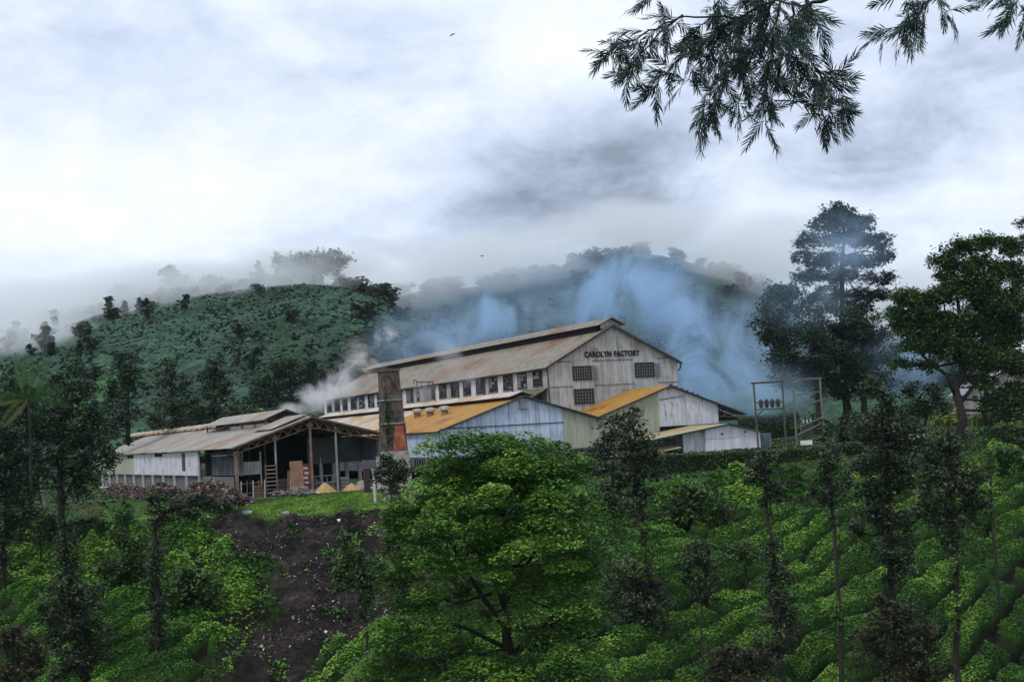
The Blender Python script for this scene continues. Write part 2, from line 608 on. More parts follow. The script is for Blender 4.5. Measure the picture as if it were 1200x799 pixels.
def ground_material():
    m, t = material('ground')
    co = t.add('ShaderNodeNewGeometry').outputs['Position']
    soil = t.add('ShaderNodeAttribute', attribute_name='soil').outputs['Fac']
    grass = t.add('ShaderNodeAttribute', attribute_name='grass').outputs['Fac']
    tea = t.add('ShaderNodeAttribute', attribute_name='tea').outputs['Fac']
    n1 = t.noise(co, 0.35, 6, 0.65)
    n2 = t.noise(co, 2.3, 5, 0.7)
    n3 = t.noise(co, 0.02, 4, 0.6)
    green = t.ramp(n2, [(0.3, (0.008, 0.020, 0.005)), (0.52, (0.028, 0.080, 0.010)), (0.72, (0.075, 0.17, 0.022))])
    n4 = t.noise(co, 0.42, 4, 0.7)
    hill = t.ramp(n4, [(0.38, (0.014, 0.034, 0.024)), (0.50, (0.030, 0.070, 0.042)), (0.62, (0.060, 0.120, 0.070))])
    sep = t.add('ShaderNodeSeparateXYZ')
    t.put(sep.inputs[0], co)
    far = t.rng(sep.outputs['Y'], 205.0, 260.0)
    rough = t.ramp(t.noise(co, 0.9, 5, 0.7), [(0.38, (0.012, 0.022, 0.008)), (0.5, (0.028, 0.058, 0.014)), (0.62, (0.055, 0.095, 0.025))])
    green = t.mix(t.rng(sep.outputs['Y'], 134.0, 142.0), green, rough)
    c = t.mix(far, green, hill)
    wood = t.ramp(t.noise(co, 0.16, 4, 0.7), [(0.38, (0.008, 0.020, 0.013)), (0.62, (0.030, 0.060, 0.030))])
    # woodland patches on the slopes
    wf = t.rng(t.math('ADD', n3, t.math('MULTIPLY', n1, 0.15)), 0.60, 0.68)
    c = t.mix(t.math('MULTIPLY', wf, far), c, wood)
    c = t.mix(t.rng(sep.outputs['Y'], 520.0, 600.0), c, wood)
    # open bright fields on the lower hill
    fld = None
    for fx, fy, rx, ry in ((-85.0, 300.0, 9.0, 18.0), (-58.0, 232.0, 13.0, 13.0), (-88.0, 318.0, 8.0, 12.0)):
        q = t.vmath('MULTIPLY', t.vmath('SUBTRACT', co, (fx, fy, 0.0)), (1 / rx, 1 / ry, 0.0))
        f_ = t.rng(t.math('ADD', t.vmath('LENGTH', q), t.math('MULTIPLY', t.math('SUBTRACT', n1, 0.5), 0.8)), 0.75, 1.0, 1.0, 0.0)
        fld = f_ if fld is None else t.math('MAXIMUM', fld, f_)
    c = t.mix(fld, c, t.ramp(n2, [(0.35, (0.030, 0.085, 0.026)), (0.6, (0.060, 0.15, 0.042))]))
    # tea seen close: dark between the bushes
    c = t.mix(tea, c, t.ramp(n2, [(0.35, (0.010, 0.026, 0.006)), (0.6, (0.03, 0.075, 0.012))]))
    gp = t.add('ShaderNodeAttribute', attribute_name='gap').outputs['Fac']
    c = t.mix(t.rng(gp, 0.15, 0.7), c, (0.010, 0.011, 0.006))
    lawn = t.ramp(t.noise(co, 1.2, 5, 0.7), [(0.36, (0.035, 0.080, 0.012)), (0.50, (0.085, 0.17, 0.02)), (0.64, (0.19, 0.25, 0.06))])
    c = t.mix(grass, c, lawn)
    earth = t.ramp(t.math('ADD', t.math('MULTIPLY', n1, 0.6), t.math('MULTIPLY', n2, 0.4)),
                   [(0.42, (0.006, 0.0055, 0.005)), (0.50, (0.017, 0.0145, 0.0135)), (0.58, (0.042, 0.031, 0.027)), (0.68, (0.09, 0.078, 0.072))])
    c = t.mix(soil, c, earth)
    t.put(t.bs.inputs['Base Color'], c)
    t.bs.inputs['Roughness'].default_value = 0.95
    t.bs.inputs['Specular IOR Level'].default_value = 0.1
    b = t.add('ShaderNodeBump')
    b.inputs['Strength'].default_value = 0.8
    b.inputs['Distance'].default_value = 0.25
    t.put(b.inputs['Height'], n2)
    t.put(t.bs.inputs['Normal'], b.outputs[0])


ground_material()
build_ground()
# ------------------------------------------------------------------ plants
bark_dark = plain('bark_dark', (0.030, 0.026, 0.022), 0.95, 0.4, 4)
bark_grey = plain('bark_grey', (0.20, 0.19, 0.17), 0.95, 0.35, 4)
L_bright = leafmat('leaf_bright', (0.020, 0.060, 0.010), (0.078, 0.185, 0.022), (0.20, 0.34, 0.055))
L_mid = leafmat('leaf_mid', (0.014, 0.036, 0.010), (0.040, 0.088, 0.020), (0.095, 0.170, 0.038))
L_oak = leafmat('leaf_silver_oak', (0.010, 0.020, 0.010), (0.032, 0.052, 0.025), (0.100, 0.130, 0.065))
L_dark = leafmat('leaf_dark', (0.009, 0.022, 0.011), (0.026, 0.054, 0.025), (0.065, 0.110, 0.046))
L_rust = leafmat('leaf_rusty', (0.016, 0.016, 0.010), (0.035, 0.034, 0.019), (0.075, 0.075, 0.030))
L_tea = leafmat('leaf_tea', (0.018, 0.058, 0.007), (0.066, 0.175, 0.014), (0.20, 0.35, 0.038), transl=0.12)
L_weed = leafmat('leaf_weed', (0.018, 0.055, 0.008), (0.064, 0.165, 0.015), (0.20, 0.33, 0.04), transl=0.12)
L_weedy = leafmat('leaf_rough_grass', (0.012, 0.024, 0.008), (0.030, 0.062, 0.014), (0.075, 0.125, 0.03), transl=0.1)
L_hill = leafmat('leaf_hill', (0.016, 0.038, 0.025), (0.032, 0.074, 0.043), (0.058, 0.115, 0.064), transl=0.0)
L_needle = leafmat('leaf_pine', (0.010, 0.020, 0.014), (0.020, 0.036, 0.022), (0.036, 0.058, 0.034))
L_over = leafmat('leaf_overhead', (0.016, 0.036, 0.036), (0.032, 0.062, 0.054), (0.070, 0.12, 0.070), transl=0.25)
L_vine = leafmat('leaf_vine', (0.040, 0.095, 0.012), (0.085, 0.17, 0.022), (0.16, 0.27, 0.045))
L_yellow = leafmat('leaf_yellow', (0.10, 0.13, 0.012), (0.20, 0.24, 0.02), (0.32, 0.36, 0.06))


def leaf_quads(P, size, aspect=0.45, up=0.6, rng=NR, axis=None):
    n = len(P)
    nrm = rng.normal(size=(n, 3))
    nrm /= np.linalg.norm(nrm, axis=1)[:, None]
    nrm[:, 2] = np.abs(nrm[:, 2]) + up
    nrm /= np.linalg.norm(nrm, axis=1)[:, None]
    t = rng.normal(size=(n, 3)) if axis is None else axis + rng.normal(size=(n, 3)) * 0.25
    t -= (t * nrm).sum(1)[:, None] * nrm
    t /= np.linalg.norm(t, axis=1)[:, None] + 1e-9
    b = np.cross(nrm, t)
    s = (np.asarray(size) * rng.uniform(0.65, 1.35, n))[:, None]
    L = t * s * 0.5
    W = b * s * 0.5 * aspect
    V = np.stack([P - L, P + W - L * 0.1, P + L, P - W - L * 0.1], 1).reshape(-1, 3)
    F = np.arange(4 * n).reshape(n, 4)
    return V, F


def clusters(blobs, leaf, per_px=1.0, cl_r=0.3, flat=0.65, shell=0.55, n_scale=1.0, aspect=0.45, up=0.6, rng=NR, cap=False):
    """blobs: (centre xyz, radii xyz); leaves gathered in clumps through the volume of each"""
    Ps, T, CC = [], [], []
    for c, r in blobs:
        c = np.asarray(c, float); r = np.asarray(r, float)
        cr = cl_r * float(np.mean(r)) ** 0.5 * 0.9
        area = 4 * math.pi * ((r[0] * r[1]) ** 1.6 + (r[0] * r[2]) ** 1.6 + (r[1] * r[2]) ** 1.6) ** (1 / 1.6) / 3 ** (1 / 1.6)
        nc = max(4, int(1.0 * area / (math.pi * cr * cr) * n_scale))
        d = rng.normal(size=(nc, 3)); d /= np.linalg.norm(d, axis=1)[:, None]
        rad = shell + (1.06 - shell) * rng.random(nc) ** 0.6
        ctr = c + d * rad[:, None] * r
        m = max(8, int(5.2 * per_px * cr * cr / (leaf * leaf * aspect)))
        tone = np.clip(rng.normal(0.48, 0.27, nc), 0, 1)
        off = rng.normal(size=(nc, m, 3)) * cr * 0.55
        if cap:      # leaves spread over the top and sides of each bough, leaving shade beneath
            dd = rng.normal(size=(nc, m, 3)); dd[:, :, 2] = np.abs(dd[:, :, 2]) - 0.25
            dd /= np.linalg.norm(dd, axis=2)[:, :, None]
            off = dd * cr * rng.uniform(0.72, 1.05, (nc, m, 1)) * rng.uniform(0.7, 1.25, (nc, 1, 1))
        off[:, :, 2] *= flat
        P = ctr[:, None, :] + off
        Ps.append(P.reshape(-1, 3))
        T.append((tone[:, None] + rng.normal(0, 0.12, (nc, m))).reshape(-1))
        CC.append(ctr)
    P = np.concatenate(Ps)
    V, F = leaf_quads(P, leaf * 1.18, aspect * 1.1, up, rng)
    return V, F, np.clip(np.concatenate(T), 0, 1), np.concatenate(CC)


def grow(name, label, cat, depth, trunk, blobs, lm, bm=bark_dark, leaf=0.30, group=None, dens=1.0, cl_r=0.75, flat=0.65, shell=0.45,
         aspect=0.45, n_scale=1.0, twigs=0.35, base=None, up=0.6, crown='crown', dy=0.75, limb=0.35, forks=(), seed=None, cap=False):
    """trunk: [(px, py, radius m)] top to bottom, blobs: [(px, py, rx px, ry px[, depth offset m])] as seen in the photograph,
    turned into metres at the distance where the tree stands"""
    rng = np.random.default_rng(seed if seed is not None else abs(hash((round(trunk[0][0]), round(depth)))) % 99999)
    m = depth / F_PX
    foot = at(trunk[-1][0], trunk[-1][1], depth)
    if base is None:
        foot.z = min(gz(foot.x, foot.y), foot.z + 0.3)
    o = thing(name, label, cat, foot, 0, group)
    pts = [at(a, b, depth) - foot for a, b, _ in trunk]
    rads = [r for _, _, r in trunk]
    if pts[-1].z > 0.05:
        pts.append(Vector((pts[-1].x * 0.9, 0, -0.15)))
        rads.append(rads[-1] * 1.2)
    mb = MB()
    # a trunk bends a little between its marks
    fine, fr = [], []
    for i in range(len(pts) - 1):
        for k in range(3):
            t = k / 3
            j = Vector((rng.normal(), rng.normal(), 0)) * rads[i] * 0.7 if k else Vector()
            fine.append(pts[i].lerp(pts[i + 1], t) + j)
            fr.append(rads[i] * (1 - t) + rads[i + 1] * t)
    fine.append(pts[-1]); fr.append(rads[-1])
    mb.tube(fine, fr, 7)
    for fk in forks:
        fp = [at(a, b, depth + (q[0] if q else 0)) - foot for a, b, _, *q in fk]
        mb.tube(fp, [q[2] for q in fk], 6)
    if name == 'silver_oak':      # tufts sprouting from the bare stem
        blobs = list(blobs)
        for i in range(len(trunk) - 1):
            (ax, ay, _), (bx, by, _) = trunk[i], trunk[i + 1]
            for k in range(int(abs(by - ay) / 14)):
                if rng.random() < 0.6:
                    t = rng.random()
                    blobs.append((ax + (bx - ax) * t + rng.normal() * 4, ay + (by - ay) * t, rng.uniform(3, 7), rng.uniform(3, 7)))
    bl = []
    for q in blobs:
        off = q[4] if len(q) > 4 else 0.0
        c = at(q[0], q[1], depth + off) - foot
        bl.append(((c.x, c.y, c.z), (q[2] * m, min(q[2], q[3] * 1.6) * m * dy, q[3] * m)))
    V, F, T, CC = clusters(bl, leaf, dens, cl_r, flat, shell, n_scale, aspect, up, rng, cap)
    for c, r in bl:
        c = Vector(c)
        best = min(range(len(fine)), key=lambda i: (fine[i] - c).length + max(0, fine[i].z - c.z) * 2.0)
        p = fine[best]
        if (p - c).length > 0.4:
            mid = p.lerp(c, 0.5) + Vector((0, 0, -0.12 * (c - p).length * (1 if c.z > p.z else -1))) + Vector(rng.normal(size=3)) * 0.1
            r0 = min(fr[best] * 0.6, 0.05 + 0.018 * (c - p).length)
            mb.tube([p, mid, c], [r0, r0 * 0.7, r0 * 0.4], 5, False)
    # twigs towards the leaf clumps
    sel = rng.random(len(CC)) < twigs
    cs = np.array([b[0] for b in bl])
    for q in CC[sel][:260]:
        i = int(np.argmin(np.linalg.norm(cs - q, axis=1)))
        a = Vector(cs[i]); b = Vector(q)
        mb.tube([a, a.lerp(b, 0.55) + Vector(rng.normal(size=3)) * 0.12, b], [0.05, 0.035, 0.012], 4, False)
    mb.build('trunk', bm, o, smooth=True)
    link(crown, fast_mesh(name + '_crown', V, F, [lm], T), o)
    return o


def copy_thing(src, name, loc, rz=0, scale=(1, 1, 1), label=None, group=None):
    r = src.copy()
    C.objects.link(r)
    r.name = name
    r.location = loc
    r.rotation_euler = (0, 0, rz)
    r.scale = scale
    if label: r['label'] = label
    if group: r['group'] = group
    for ch in list(src.children):
        c = ch.copy()
        C.objects.link(c)
        c.parent = r
        for g in ch.children:
            d = g.copy()
            C.objects.link(d)
            d.parent = c
    return r


# ---- ground cover -------------------------------------------------
def scatter(n, y0, y1, wfun):
    xs, ys, got = [], [], 0
    for _ in range(12):
        a = NR.uniform(-0.40, 0.40, n)
        y = np.sqrt(NR.uniform(y0 * y0, y1 * y1, n))
        x = a * y
        k = NR.random(n) < wfun(x, y)
        xs.append(x[k]); ys.append(y[k]); got += k.sum()
        if got > n: break
    return np.concatenate(xs)[:n], np.concatenate(ys)[:n]


def cover(name, label, cat, n, y0, y1, wfun, lm, size, lift, aspect=0.55, up=0.8, tonef=None):
    x, y = scatter(n, y0, y1, wfun)
    z = ground_z(x, y) + surface_h(x, y) + NR.uniform(-0.06, lift, len(x))
    P = np.stack([x, y, z], -1)
    V, F = leaf_quads(P, size, aspect, up)
    tone = np.clip(tonef(x, y) + NR.normal(0, 0.14, len(x)), 0, 1)
    o = link(name, fast_mesh(name, V, F, [lm], tone))
    tag(o, label, cat, None, 'stuff')
    return o


def w_tea(x, y):
    tp, _, _ = tea_profile(x, y)
    return tea_mask(x, y) * (1 - soil_mask(x, y)) * np.clip(tp * 2.4 - 1.25, 0, 1)


def w_weed(x, y):
    d = edge_depth(x) - y
    tuft = soil_mask(x, y) * sstep(0.4, 1, d) * sstep(0.60, 0.72, fbm(x / 1.6 + 51, y / 2.2 + 7, 3)) * 0.45
    return tuft + (1 - tea_mask(x, y)) * (1 - soil_mask(x, y)) * sstep(1.0, 3.0, d) * (0.12 + 0.88 * sstep(0.15, 0.8, surface_h(x, y)))


def tone_low(x, y):
    return 0.50 + (fbm(x / 3.1, y / 3.1, 3) - 0.5) * 1.5


def weed_tone(x, y):
    return 0.50 + (fbm(x / 4.0 + 5, y / 4.0 + 2, 3) - 0.5) * 1.9


cover('tea_bushes', 'clipped green tea bushes in slanting rows over the lower slope', 'tea bushes', 240000, 84, 140, w_tea, L_tea, 0.175, 0.14, tonef=tone_low)
cover('undergrowth', 'tangled green weeds and ferns on the slope below the buildings', 'undergrowth', 110000, 86, 140, w_weed, L_weed, 0.25, 0.30, tonef=weed_tone)
cover('lawn_grass', 'short bright grass on the bank before the open shed', 'grass', 32000, 108, 131, lambda x, y: grass_mask(x, y) * (1 - soil_mask(x, y)), L_weed, 0.20, 0.10,
      aspect=0.3, tonef=lambda x, y: 0.55 + (fbm(x / 2, y / 2) - 0.5) * 1.4)

cover('terrace_weeds', 'rough grass and weeds on the level ground behind the hedge and beside the shed', 'weeds', 60000, 112, 230,
      lambda x, y: sstep(0.6, -0.4, edge_depth(x) - y) * (1 - grass_mask(x, y)) * np.where(x > -36, sstep(3, 8, x), sstep(-36, -39, x)) * sstep(230, 180, y), L_weedy, 0.34, 0.22, tonef=tone_low)

# shrubs on the hillside behind: clumps of low growth too many to count
def hill_cover():
    n = 100000
    a = NR.uniform(-0.40, 0.10, n)
    y = NR.uniform(215, 500, n)
    x = a * y
    z = ground_z(x, y) + NR.uniform(0.0, 1.1, n)
    keep = NR.random(n) > 0.85 * field_mask(x, y)
    x, y, z = x[keep], y[keep], z[keep]
    n = len(x)
    P = np.stack([x, y, z], -1)
    V, F = leaf_quads(P, 1.25, 0.7, 0.7)
    tone = np.clip(0.45 + (fbm(x / 14, y / 20, 3) - 0.5) * 1.3 + NR.normal(0, 0.16, n), 0, 1)
    tag(link('hill_scrub', fast_mesh('hill_scrub', V, F, [L_hill], tone)), 'dense green tea and scrub covering the misty hillside', 'scrub', None, 'stuff')


hill_cover()


# rubbish and broken stones on the dark earth
def soil_rubble():
    m, t = material('rubble')
    tn = t.add('ShaderNodeAttribute', attribute_name='tone').outputs['Fac']
    c = t.ramp(tn, [(0.0, (0.012, 0.010, 0.010)), (0.62, (0.05, 0.038, 0.032)), (0.80, (0.13, 0.07, 0.055)), (0.90, (0.22, 0.19, 0.17)), (0.965, (0.75, 0.74, 0.72)), (0.985, (0.45, 0.07, 0.04))])
    t.put(t.bs.inputs['Base Color'], c)
    t.bs.inputs['Roughness'].default_value = 0.9
    n = 9000
    x = NR.uniform(-30, -3, n * 4); y = NR.uniform(84, 120, n * 4)
    k = NR.random(n * 4) < soil_mask(x, y) * sstep(0.42, 0.66, fbm(x / 3.5, y / 3.5)) * 0.9
    x, y = x[k][:n], y[k][:n]
    n = len(x)
    z = ground_z(x, y) + surface_h(x, y)
    s = NR.uniform(0.03, 0.13, n) ** 1.0 * (1 + 1.2 * (NR.random(n) < 0.05))
    tone = NR.random(n) * 0.93
    tone = np.where(NR.random(n) < 0.020, 0.965, tone)
    tone = np.where(NR.random(n) < 0.002, 1.0, tone)
    red = (np.hypot(x + 6.5, y - 104.5) < 3.2) & (NR.random(n) < 0.10)
    tone = np.where(red, 1.0, tone)
    base = NR.normal(size=(n, 4, 3))
    base /= np.linalg.norm(base, axis=2)[:, :, None]
    base[:, 3] = -base[:, :3].sum(1) / 2
    P = np.stack([x, y, z + s * 0.3], -1)[:, None, :] + base * s[:, None, None]
    idx = np.arange(n)[:, None] * 4
    F = np.concatenate([idx + [0, 1, 2], idx + [0, 3, 1], idx + [1, 3, 2], idx + [2, 3, 0]])
    tag(link('rubble', fast_mesh('rubble', P.reshape(-1, 3), F, [m], np.tile(tone, 4))),
        'loose stones and scraps of rubbish strewn down the dark earth slip', 'rubble', None, 'stuff')


soil_rubble()

# ---- the trees near the camera side -----------------------------------
grow('broadleaf_tree', 'large bright green round-crowned tree in front of the chimney and blue shed', 'tree', 72,
     [(588, 610, 0.10), (592, 690, 0.18), (596, 760, 0.26), (598, 840, 0.32)],
     [(556, 540, 56, 30), (632, 548, 54, 30), (594, 560, 60, 34), (505, 592, 52, 30), (590, 590, 70, 44, -1.5), (655, 594, 42, 38), (476, 640, 36, 34), (540, 640, 58, 40, -2), (620, 650, 62, 40, -2),
      (676, 645, 32, 42), (470, 610, 24, 22), (486, 690, 34, 28, -1), (560, 700, 34, 30, 2.0), (650, 715, 52, 44, -1.5), (684, 712, 26, 38), (500, 752, 52, 34, -1), (470, 800, 52, 34),
      (560, 800, 60, 34, -1.5), (640, 795, 60, 40, -2), (684, 790, 28, 36), (610, 536, 34, 22), (530, 562, 36, 24)],
     L_bright, leaf=0.155, dens=0.85, cl_r=0.74, flat=0.58, shell=0.62, n_scale=1.75, twigs=0.0, cap=True, dy=1.0, aspect=0.55, up=1.1,
     forks=[[(594, 740, 0.16), (560, 690, 0.11), (530, 640, 0.07), (505, 600, 0.03)], [(593, 720, 0.13), (575, 660, 0.09), (568, 600, 0.05)],
            [(592, 700, 0.12), (625, 650, 0.08), (655, 600, 0.04)], [(595, 760, 0.14), (545, 735, 0.09), (505, 725, 0.05)], [(596, 770, 0.14), (650, 720, 0.08), (690, 670, 0.04)]])
grow('silver_oak', 'dark bushy tree with ivied trunk before the cream shed wall', 'tree', 100,
     [(742, 500, 0.08), (746, 560, 0.14), (752, 620, 0.17), (757, 700, 0.2), (758, 768, 0.24)],
     [(722, 505, 20, 22), (745, 497, 9, 20), (705, 525, 16, 18), (735, 530, 28, 22), (760, 520, 13, 14), (700, 548, 16, 12), (765, 545, 22, 16), (738, 560, 24, 18), (712, 574, 16, 20), (755, 580, 15, 12),
      (750, 600, 12, 14), (738, 690, 32, 38), (765, 700, 22, 26), (725, 735, 24, 26), (758, 740, 22, 22)],
     L_oak, leaf=0.24, cl_r=0.55, dens=0.95, shell=0.3)
grow('creeper_column', 'leafy pale green creeper hanging on the trunk of the dark ivied tree', 'creeper', 99,
     [(756, 612, 0.04), (757, 660, 0.05), (757, 664, 0.05)], [(756, 625, 8, 16), (757, 650, 9, 16), (755, 668, 7, 10)], L_vine, leaf=0.22, crown='foliage', cl_r=0.4, base=1)
grow('silver_oak', 'slim bare-trunked tree with small dark top and shaggy ivied base below the white shed', 'tree', 96,
     [(897, 545, 0.07), (899, 600, 0.11), (905, 640, 0.13), (910, 700, 0.2), (912, 740, 0.22)],
     [(898, 552, 20, 17), (884, 560, 11, 11), (913, 570, 13, 11), (905, 586, 18, 8), (895, 535, 9, 9), (906, 655, 11, 22), (912, 690, 17, 26), (915, 725, 20, 24), (905, 760, 22, 18)],
     L_oak, leaf=0.22, cl_r=0.5, shell=0.25)
grow('silver_oak', 'tall thin tree with tufted dark crown and long bare trunk in the tea rows', 'tree', 94,
     [(968, 520, 0.06), (974, 580, 0.10), (979, 640, 0.12), (982, 690, 0.13), (986, 722, 0.16)],
     [(968, 512, 8, 18), (972, 540, 15, 16), (960, 560, 15, 10), (985, 566, 15, 11), (973, 582, 13, 12), (952, 578, 8, 6), (977, 610, 5, 10)],
     L_oak, leaf=0.22, cl_r=0.5, shell=0.2)
grow('creeper_column', 'small tuft of pale creeper at the foot of the long bare trunk', 'creeper', 93.6,
     [(980, 700, 0.03), (981, 724, 0.04)], [(979, 712, 5, 10), (982, 722, 6, 6)], L_vine, leaf=0.2, crown='foliage', cl_r=0.4, base=1)
grow('silver_oak', 'thick dark columnar tree rising before the electric frames', 'tree', 98,
     [(1038, 470, 0.08), (1040, 540, 0.15), (1043, 620, 0.2), (1046, 700, 0.25)],
     [(1035, 470, 20, 18), (1015, 500, 26, 20), (1045, 505, 30, 24), (1070, 520, 20, 24), (1025, 540, 32, 24), (1055, 555, 28, 22), (1030, 580, 26, 20), (1048, 605, 22, 20), (1018, 605, 22, 12),
      (1045, 635, 22, 22), (1050, 665, 24, 24), (1000, 622, 12, 8), (1018, 452, 14, 10)],
     L_oak, leaf=0.24, cl_r=0.58, shell=0.3)
grow('silver_oak', 'dark wide-crowned tree over an ivied trunk near the yellow bush', 'tree', 92,
     [(1112, 530, 0.08), (1116, 600, 0.14), (1119, 660, 0.18), (1122, 730, 0.2)],
     [(1110, 530, 24, 16), (1090, 552, 22, 16), (1128, 556, 28, 18), (1105, 575, 34, 18), (1140, 590, 24, 14), (1090, 600, 26, 12), (1118, 612, 24, 16), (1118, 640, 14, 18), (1112, 515, 12, 12)],
     L_oak, leaf=0.23, cl_r=0.55, shell=0.3)
grow('creeper_column', 'pale green creeper wrapping the lower trunk of the wide dark tree', 'creeper', 91.3,
     [(1121, 650, 0.04), (1123, 728, 0.05)], [(1120, 662, 8, 14), (1122, 690, 10, 16), (1123, 716, 12, 12), (1117, 735, 7, 7)], L_vine, leaf=0.21, crown='foliage', cl_r=0.42, base=1)
grow('creeper_column', 'pale green leafy creeper standing as a slender pole among shrubs', 'creeper', 104,
     [(1158, 525, 0.04), (1161, 560, 0.06), (1163, 612, 0.09)], [(1158, 530, 5, 8), (1159, 550, 9, 12), (1163, 570, 10, 14), (1160, 590, 8, 10)], L_vine, leaf=0.22, crown='foliage', cl_r=0.42)
grow('silver_oak', 'twisted ivy-clad tree whose top bends sideways over the slope', 'tree', 97,
     [(255, 592, 0.06), (232, 590, 0.10), (205, 596, 0.13), (188, 606, 0.15), (181, 622, 0.16), (181, 680, 0.18), (184, 740, 0.2), (188, 815, 0.24)],
     [(250, 590, 16, 8), (228, 586, 16, 10), (205, 596, 18, 11), (186, 608, 13, 13), (178, 588, 10, 13), (181, 640, 9, 18), (182, 672, 11, 18), (182, 705, 12, 18), (185, 735, 12, 18), (185, 770, 14, 20), (186, 800, 15, 18),
      (222, 604, 10, 10), (268, 596, 8, 6)],
     L_oak, leaf=0.21, cl_r=0.45, shell=0.3)
grow('silver_oak', 'shaggy dark ivy-covered tree below the big tree beside the long shed', 'tree', 96,
     [(78, 640, 0.1), (82, 700, 0.16), (88, 770, 0.2), (92, 830, 0.25)],
     [(75, 632, 14, 20), (80, 660, 18, 20), (76, 690, 24, 20), (100, 702, 26, 22), (70, 715, 24, 18), (98, 735, 34, 20), (75, 750, 22, 18), (105, 765, 24, 20), (85, 790, 30, 22)],
     L_oak, leaf=0.22, cl_r=0.5, shell=0.3)
grow('shrub', 'tall dark shrub standing on the grassy slope below the wood pile', 'shrub', 106,
     [(145, 610, 0.04), (146, 650, 0.08), (146, 684, 0.1)],
     [(145, 602, 16, 12), (138, 625, 16, 15), (155, 634, 16, 15), (140, 655, 20, 16), (158, 662, 14, 12), (132, 668, 16, 10)], L_mid, leaf=0.24, cl_r=0.55, crown='foliage')
grow('shrub', 'broad glossy green shrub beside the earth slip', 'shrub', 103,
     [(225, 665, 0.04), (226, 700, 0.07), (226, 726, 0.09)],
     [(212, 672, 18, 14), (236, 680, 18, 14), (222, 695, 28, 15), (246, 702, 14, 12), (205, 700, 16, 12)], L_mid, leaf=0.32, cl_r=0.55, crown='foliage')
grow('silver_oak', 'young feathery tree standing before the dark earth slip', 'tree', 88,
     [(408, 640, 0.04), (424, 680, 0.07), (430, 740, 0.09), (434, 815, 0.13)],
     [(405, 632, 9, 14), (410, 650, 16, 12), (396, 664, 14, 10), (420, 672, 20, 13), (442, 660, 12, 12), (405, 684, 20, 10), (430, 695, 14, 14), (440, 680, 12, 12), (428, 716, 8, 8)],
     L_mid, leaf=0.21, cl_r=0.45, shell=0.2)
grow('silver_oak', 'small dark bushy sapling covering the chimney foot', 'tree', 112,
     [(455, 540, 0.03), (458, 575, 0.05), (460, 606, 0.07)],
     [(452, 538, 10, 9), (463, 548, 17, 9), (456, 562, 17, 10), (446, 552, 8, 8), (470, 560, 12, 10), (462, 576, 16, 9), (476, 552, 8, 8)], L_oak, leaf=0.2, cl_r=0.4, shell=0.2)
grow('shrub', 'rusty brown-green bush at the bottom edge of the tea rows', 'shrub', 84,
     [(1058, 730, 0.05), (1060, 790, 0.08), (1060, 850, 0.1)],
     [(1050, 720, 30, 16), (1030, 745, 30, 20), (1070, 745, 32, 22), (1045, 775, 40, 22), (1085, 780, 30, 20), (1060, 805, 44, 18), (1035, 705, 12, 10)], L_rust, leaf=0.19, cl_r=0.45, crown='foliage', shell=0.25, dens=0.8)
grow('shrub', 'dark bush in the bottom left corner under the big tree', 'shrub', 86,
     [(22, 745, 0.05), (22, 800, 0.08), (22, 850, 0.1)], [(15, 750, 24, 16), (40, 765, 16, 14), (18, 785, 32, 20), (5, 745, 14, 12)], L_rust, leaf=0.2, cl_r=0.45, crown='foliage', shell=0.25)
grow('shrub', 'dark leggy bush right of the large round-crowned tree', 'shrub', 84,
     [(862, 760, 0.05), (862, 850, 0.1)], [(850, 765, 22, 14), (880, 775, 24, 16), (860, 795, 40, 18)], L_rust, leaf=0.19, cl_r=0.45, crown='foliage', shell=0.25)
grow('shrub', 'scraggy dark shrub on a thin stem among the tea', 'shrub', 90,
     [(818, 655, 0.03), (820, 700, 0.05), (822, 745, 0.06)], [(818, 652, 18, 14), (805, 668, 14, 12), (832, 672, 14, 12), (820, 688, 12, 10), (822, 640, 12, 10)], L_oak, bark_dark, leaf=0.2, cl_r=0.45, crown='foliage', shell=0.25)
grow('shrub', 'large dark leafy shrub on the slope under the hedge', 'shrub', 118,
     [(812, 580, 0.05), (812, 615, 0.08)], [(800, 590, 24, 16), (828, 592, 24, 16), (812, 575, 22, 12), (845, 606, 16, 12), (790, 606, 16, 12)], L_mid, leaf=0.34, cl_r=0.55, crown='foliage')
grow('shrub', 'rounded clipped dark bush on the terrace steps in mid slope', 'shrub', 108,
     [(874, 650, 0.05), (874, 668, 0.08)], [(868, 648, 18, 13), (884, 652, 14, 11)], L_mid, leaf=0.2, cl_r=0.5, crown='foliage')
grow('shrub', 'green bush crowded under the wide dark tree', 'shrub', 116,
     [(1108, 540, 0.05), (1110, 590, 0.08)], [(1085, 520, 18, 14), (1110, 530, 22, 16), (1098, 550, 26, 16)], L_mid, leaf=0.28, cl_r=0.55, crown='foliage')
grow('shrub', 'yellow-green bush shining under the tall right-hand tree', 'shrub', 160,
     [(1112, 490, 0.05), (1112, 505, 0.08)], [(1112, 490, 16, 7), (1103, 494, 8, 5), (1122, 492, 9, 5)], L_yellow, leaf=0.35, cl_r=0.5, crown='foliage', base=1)
grow('shrub', 'small yellow-green bush left of the white cottage under the trees', 'shrub', 162,
     [(1142, 488, 0.05), (1142, 500, 0.08)], [(1142, 489, 7, 5), (1194, 487, 9, 6)], L_yellow, leaf=0.35, cl_r=0.5, crown='foliage', base=1)

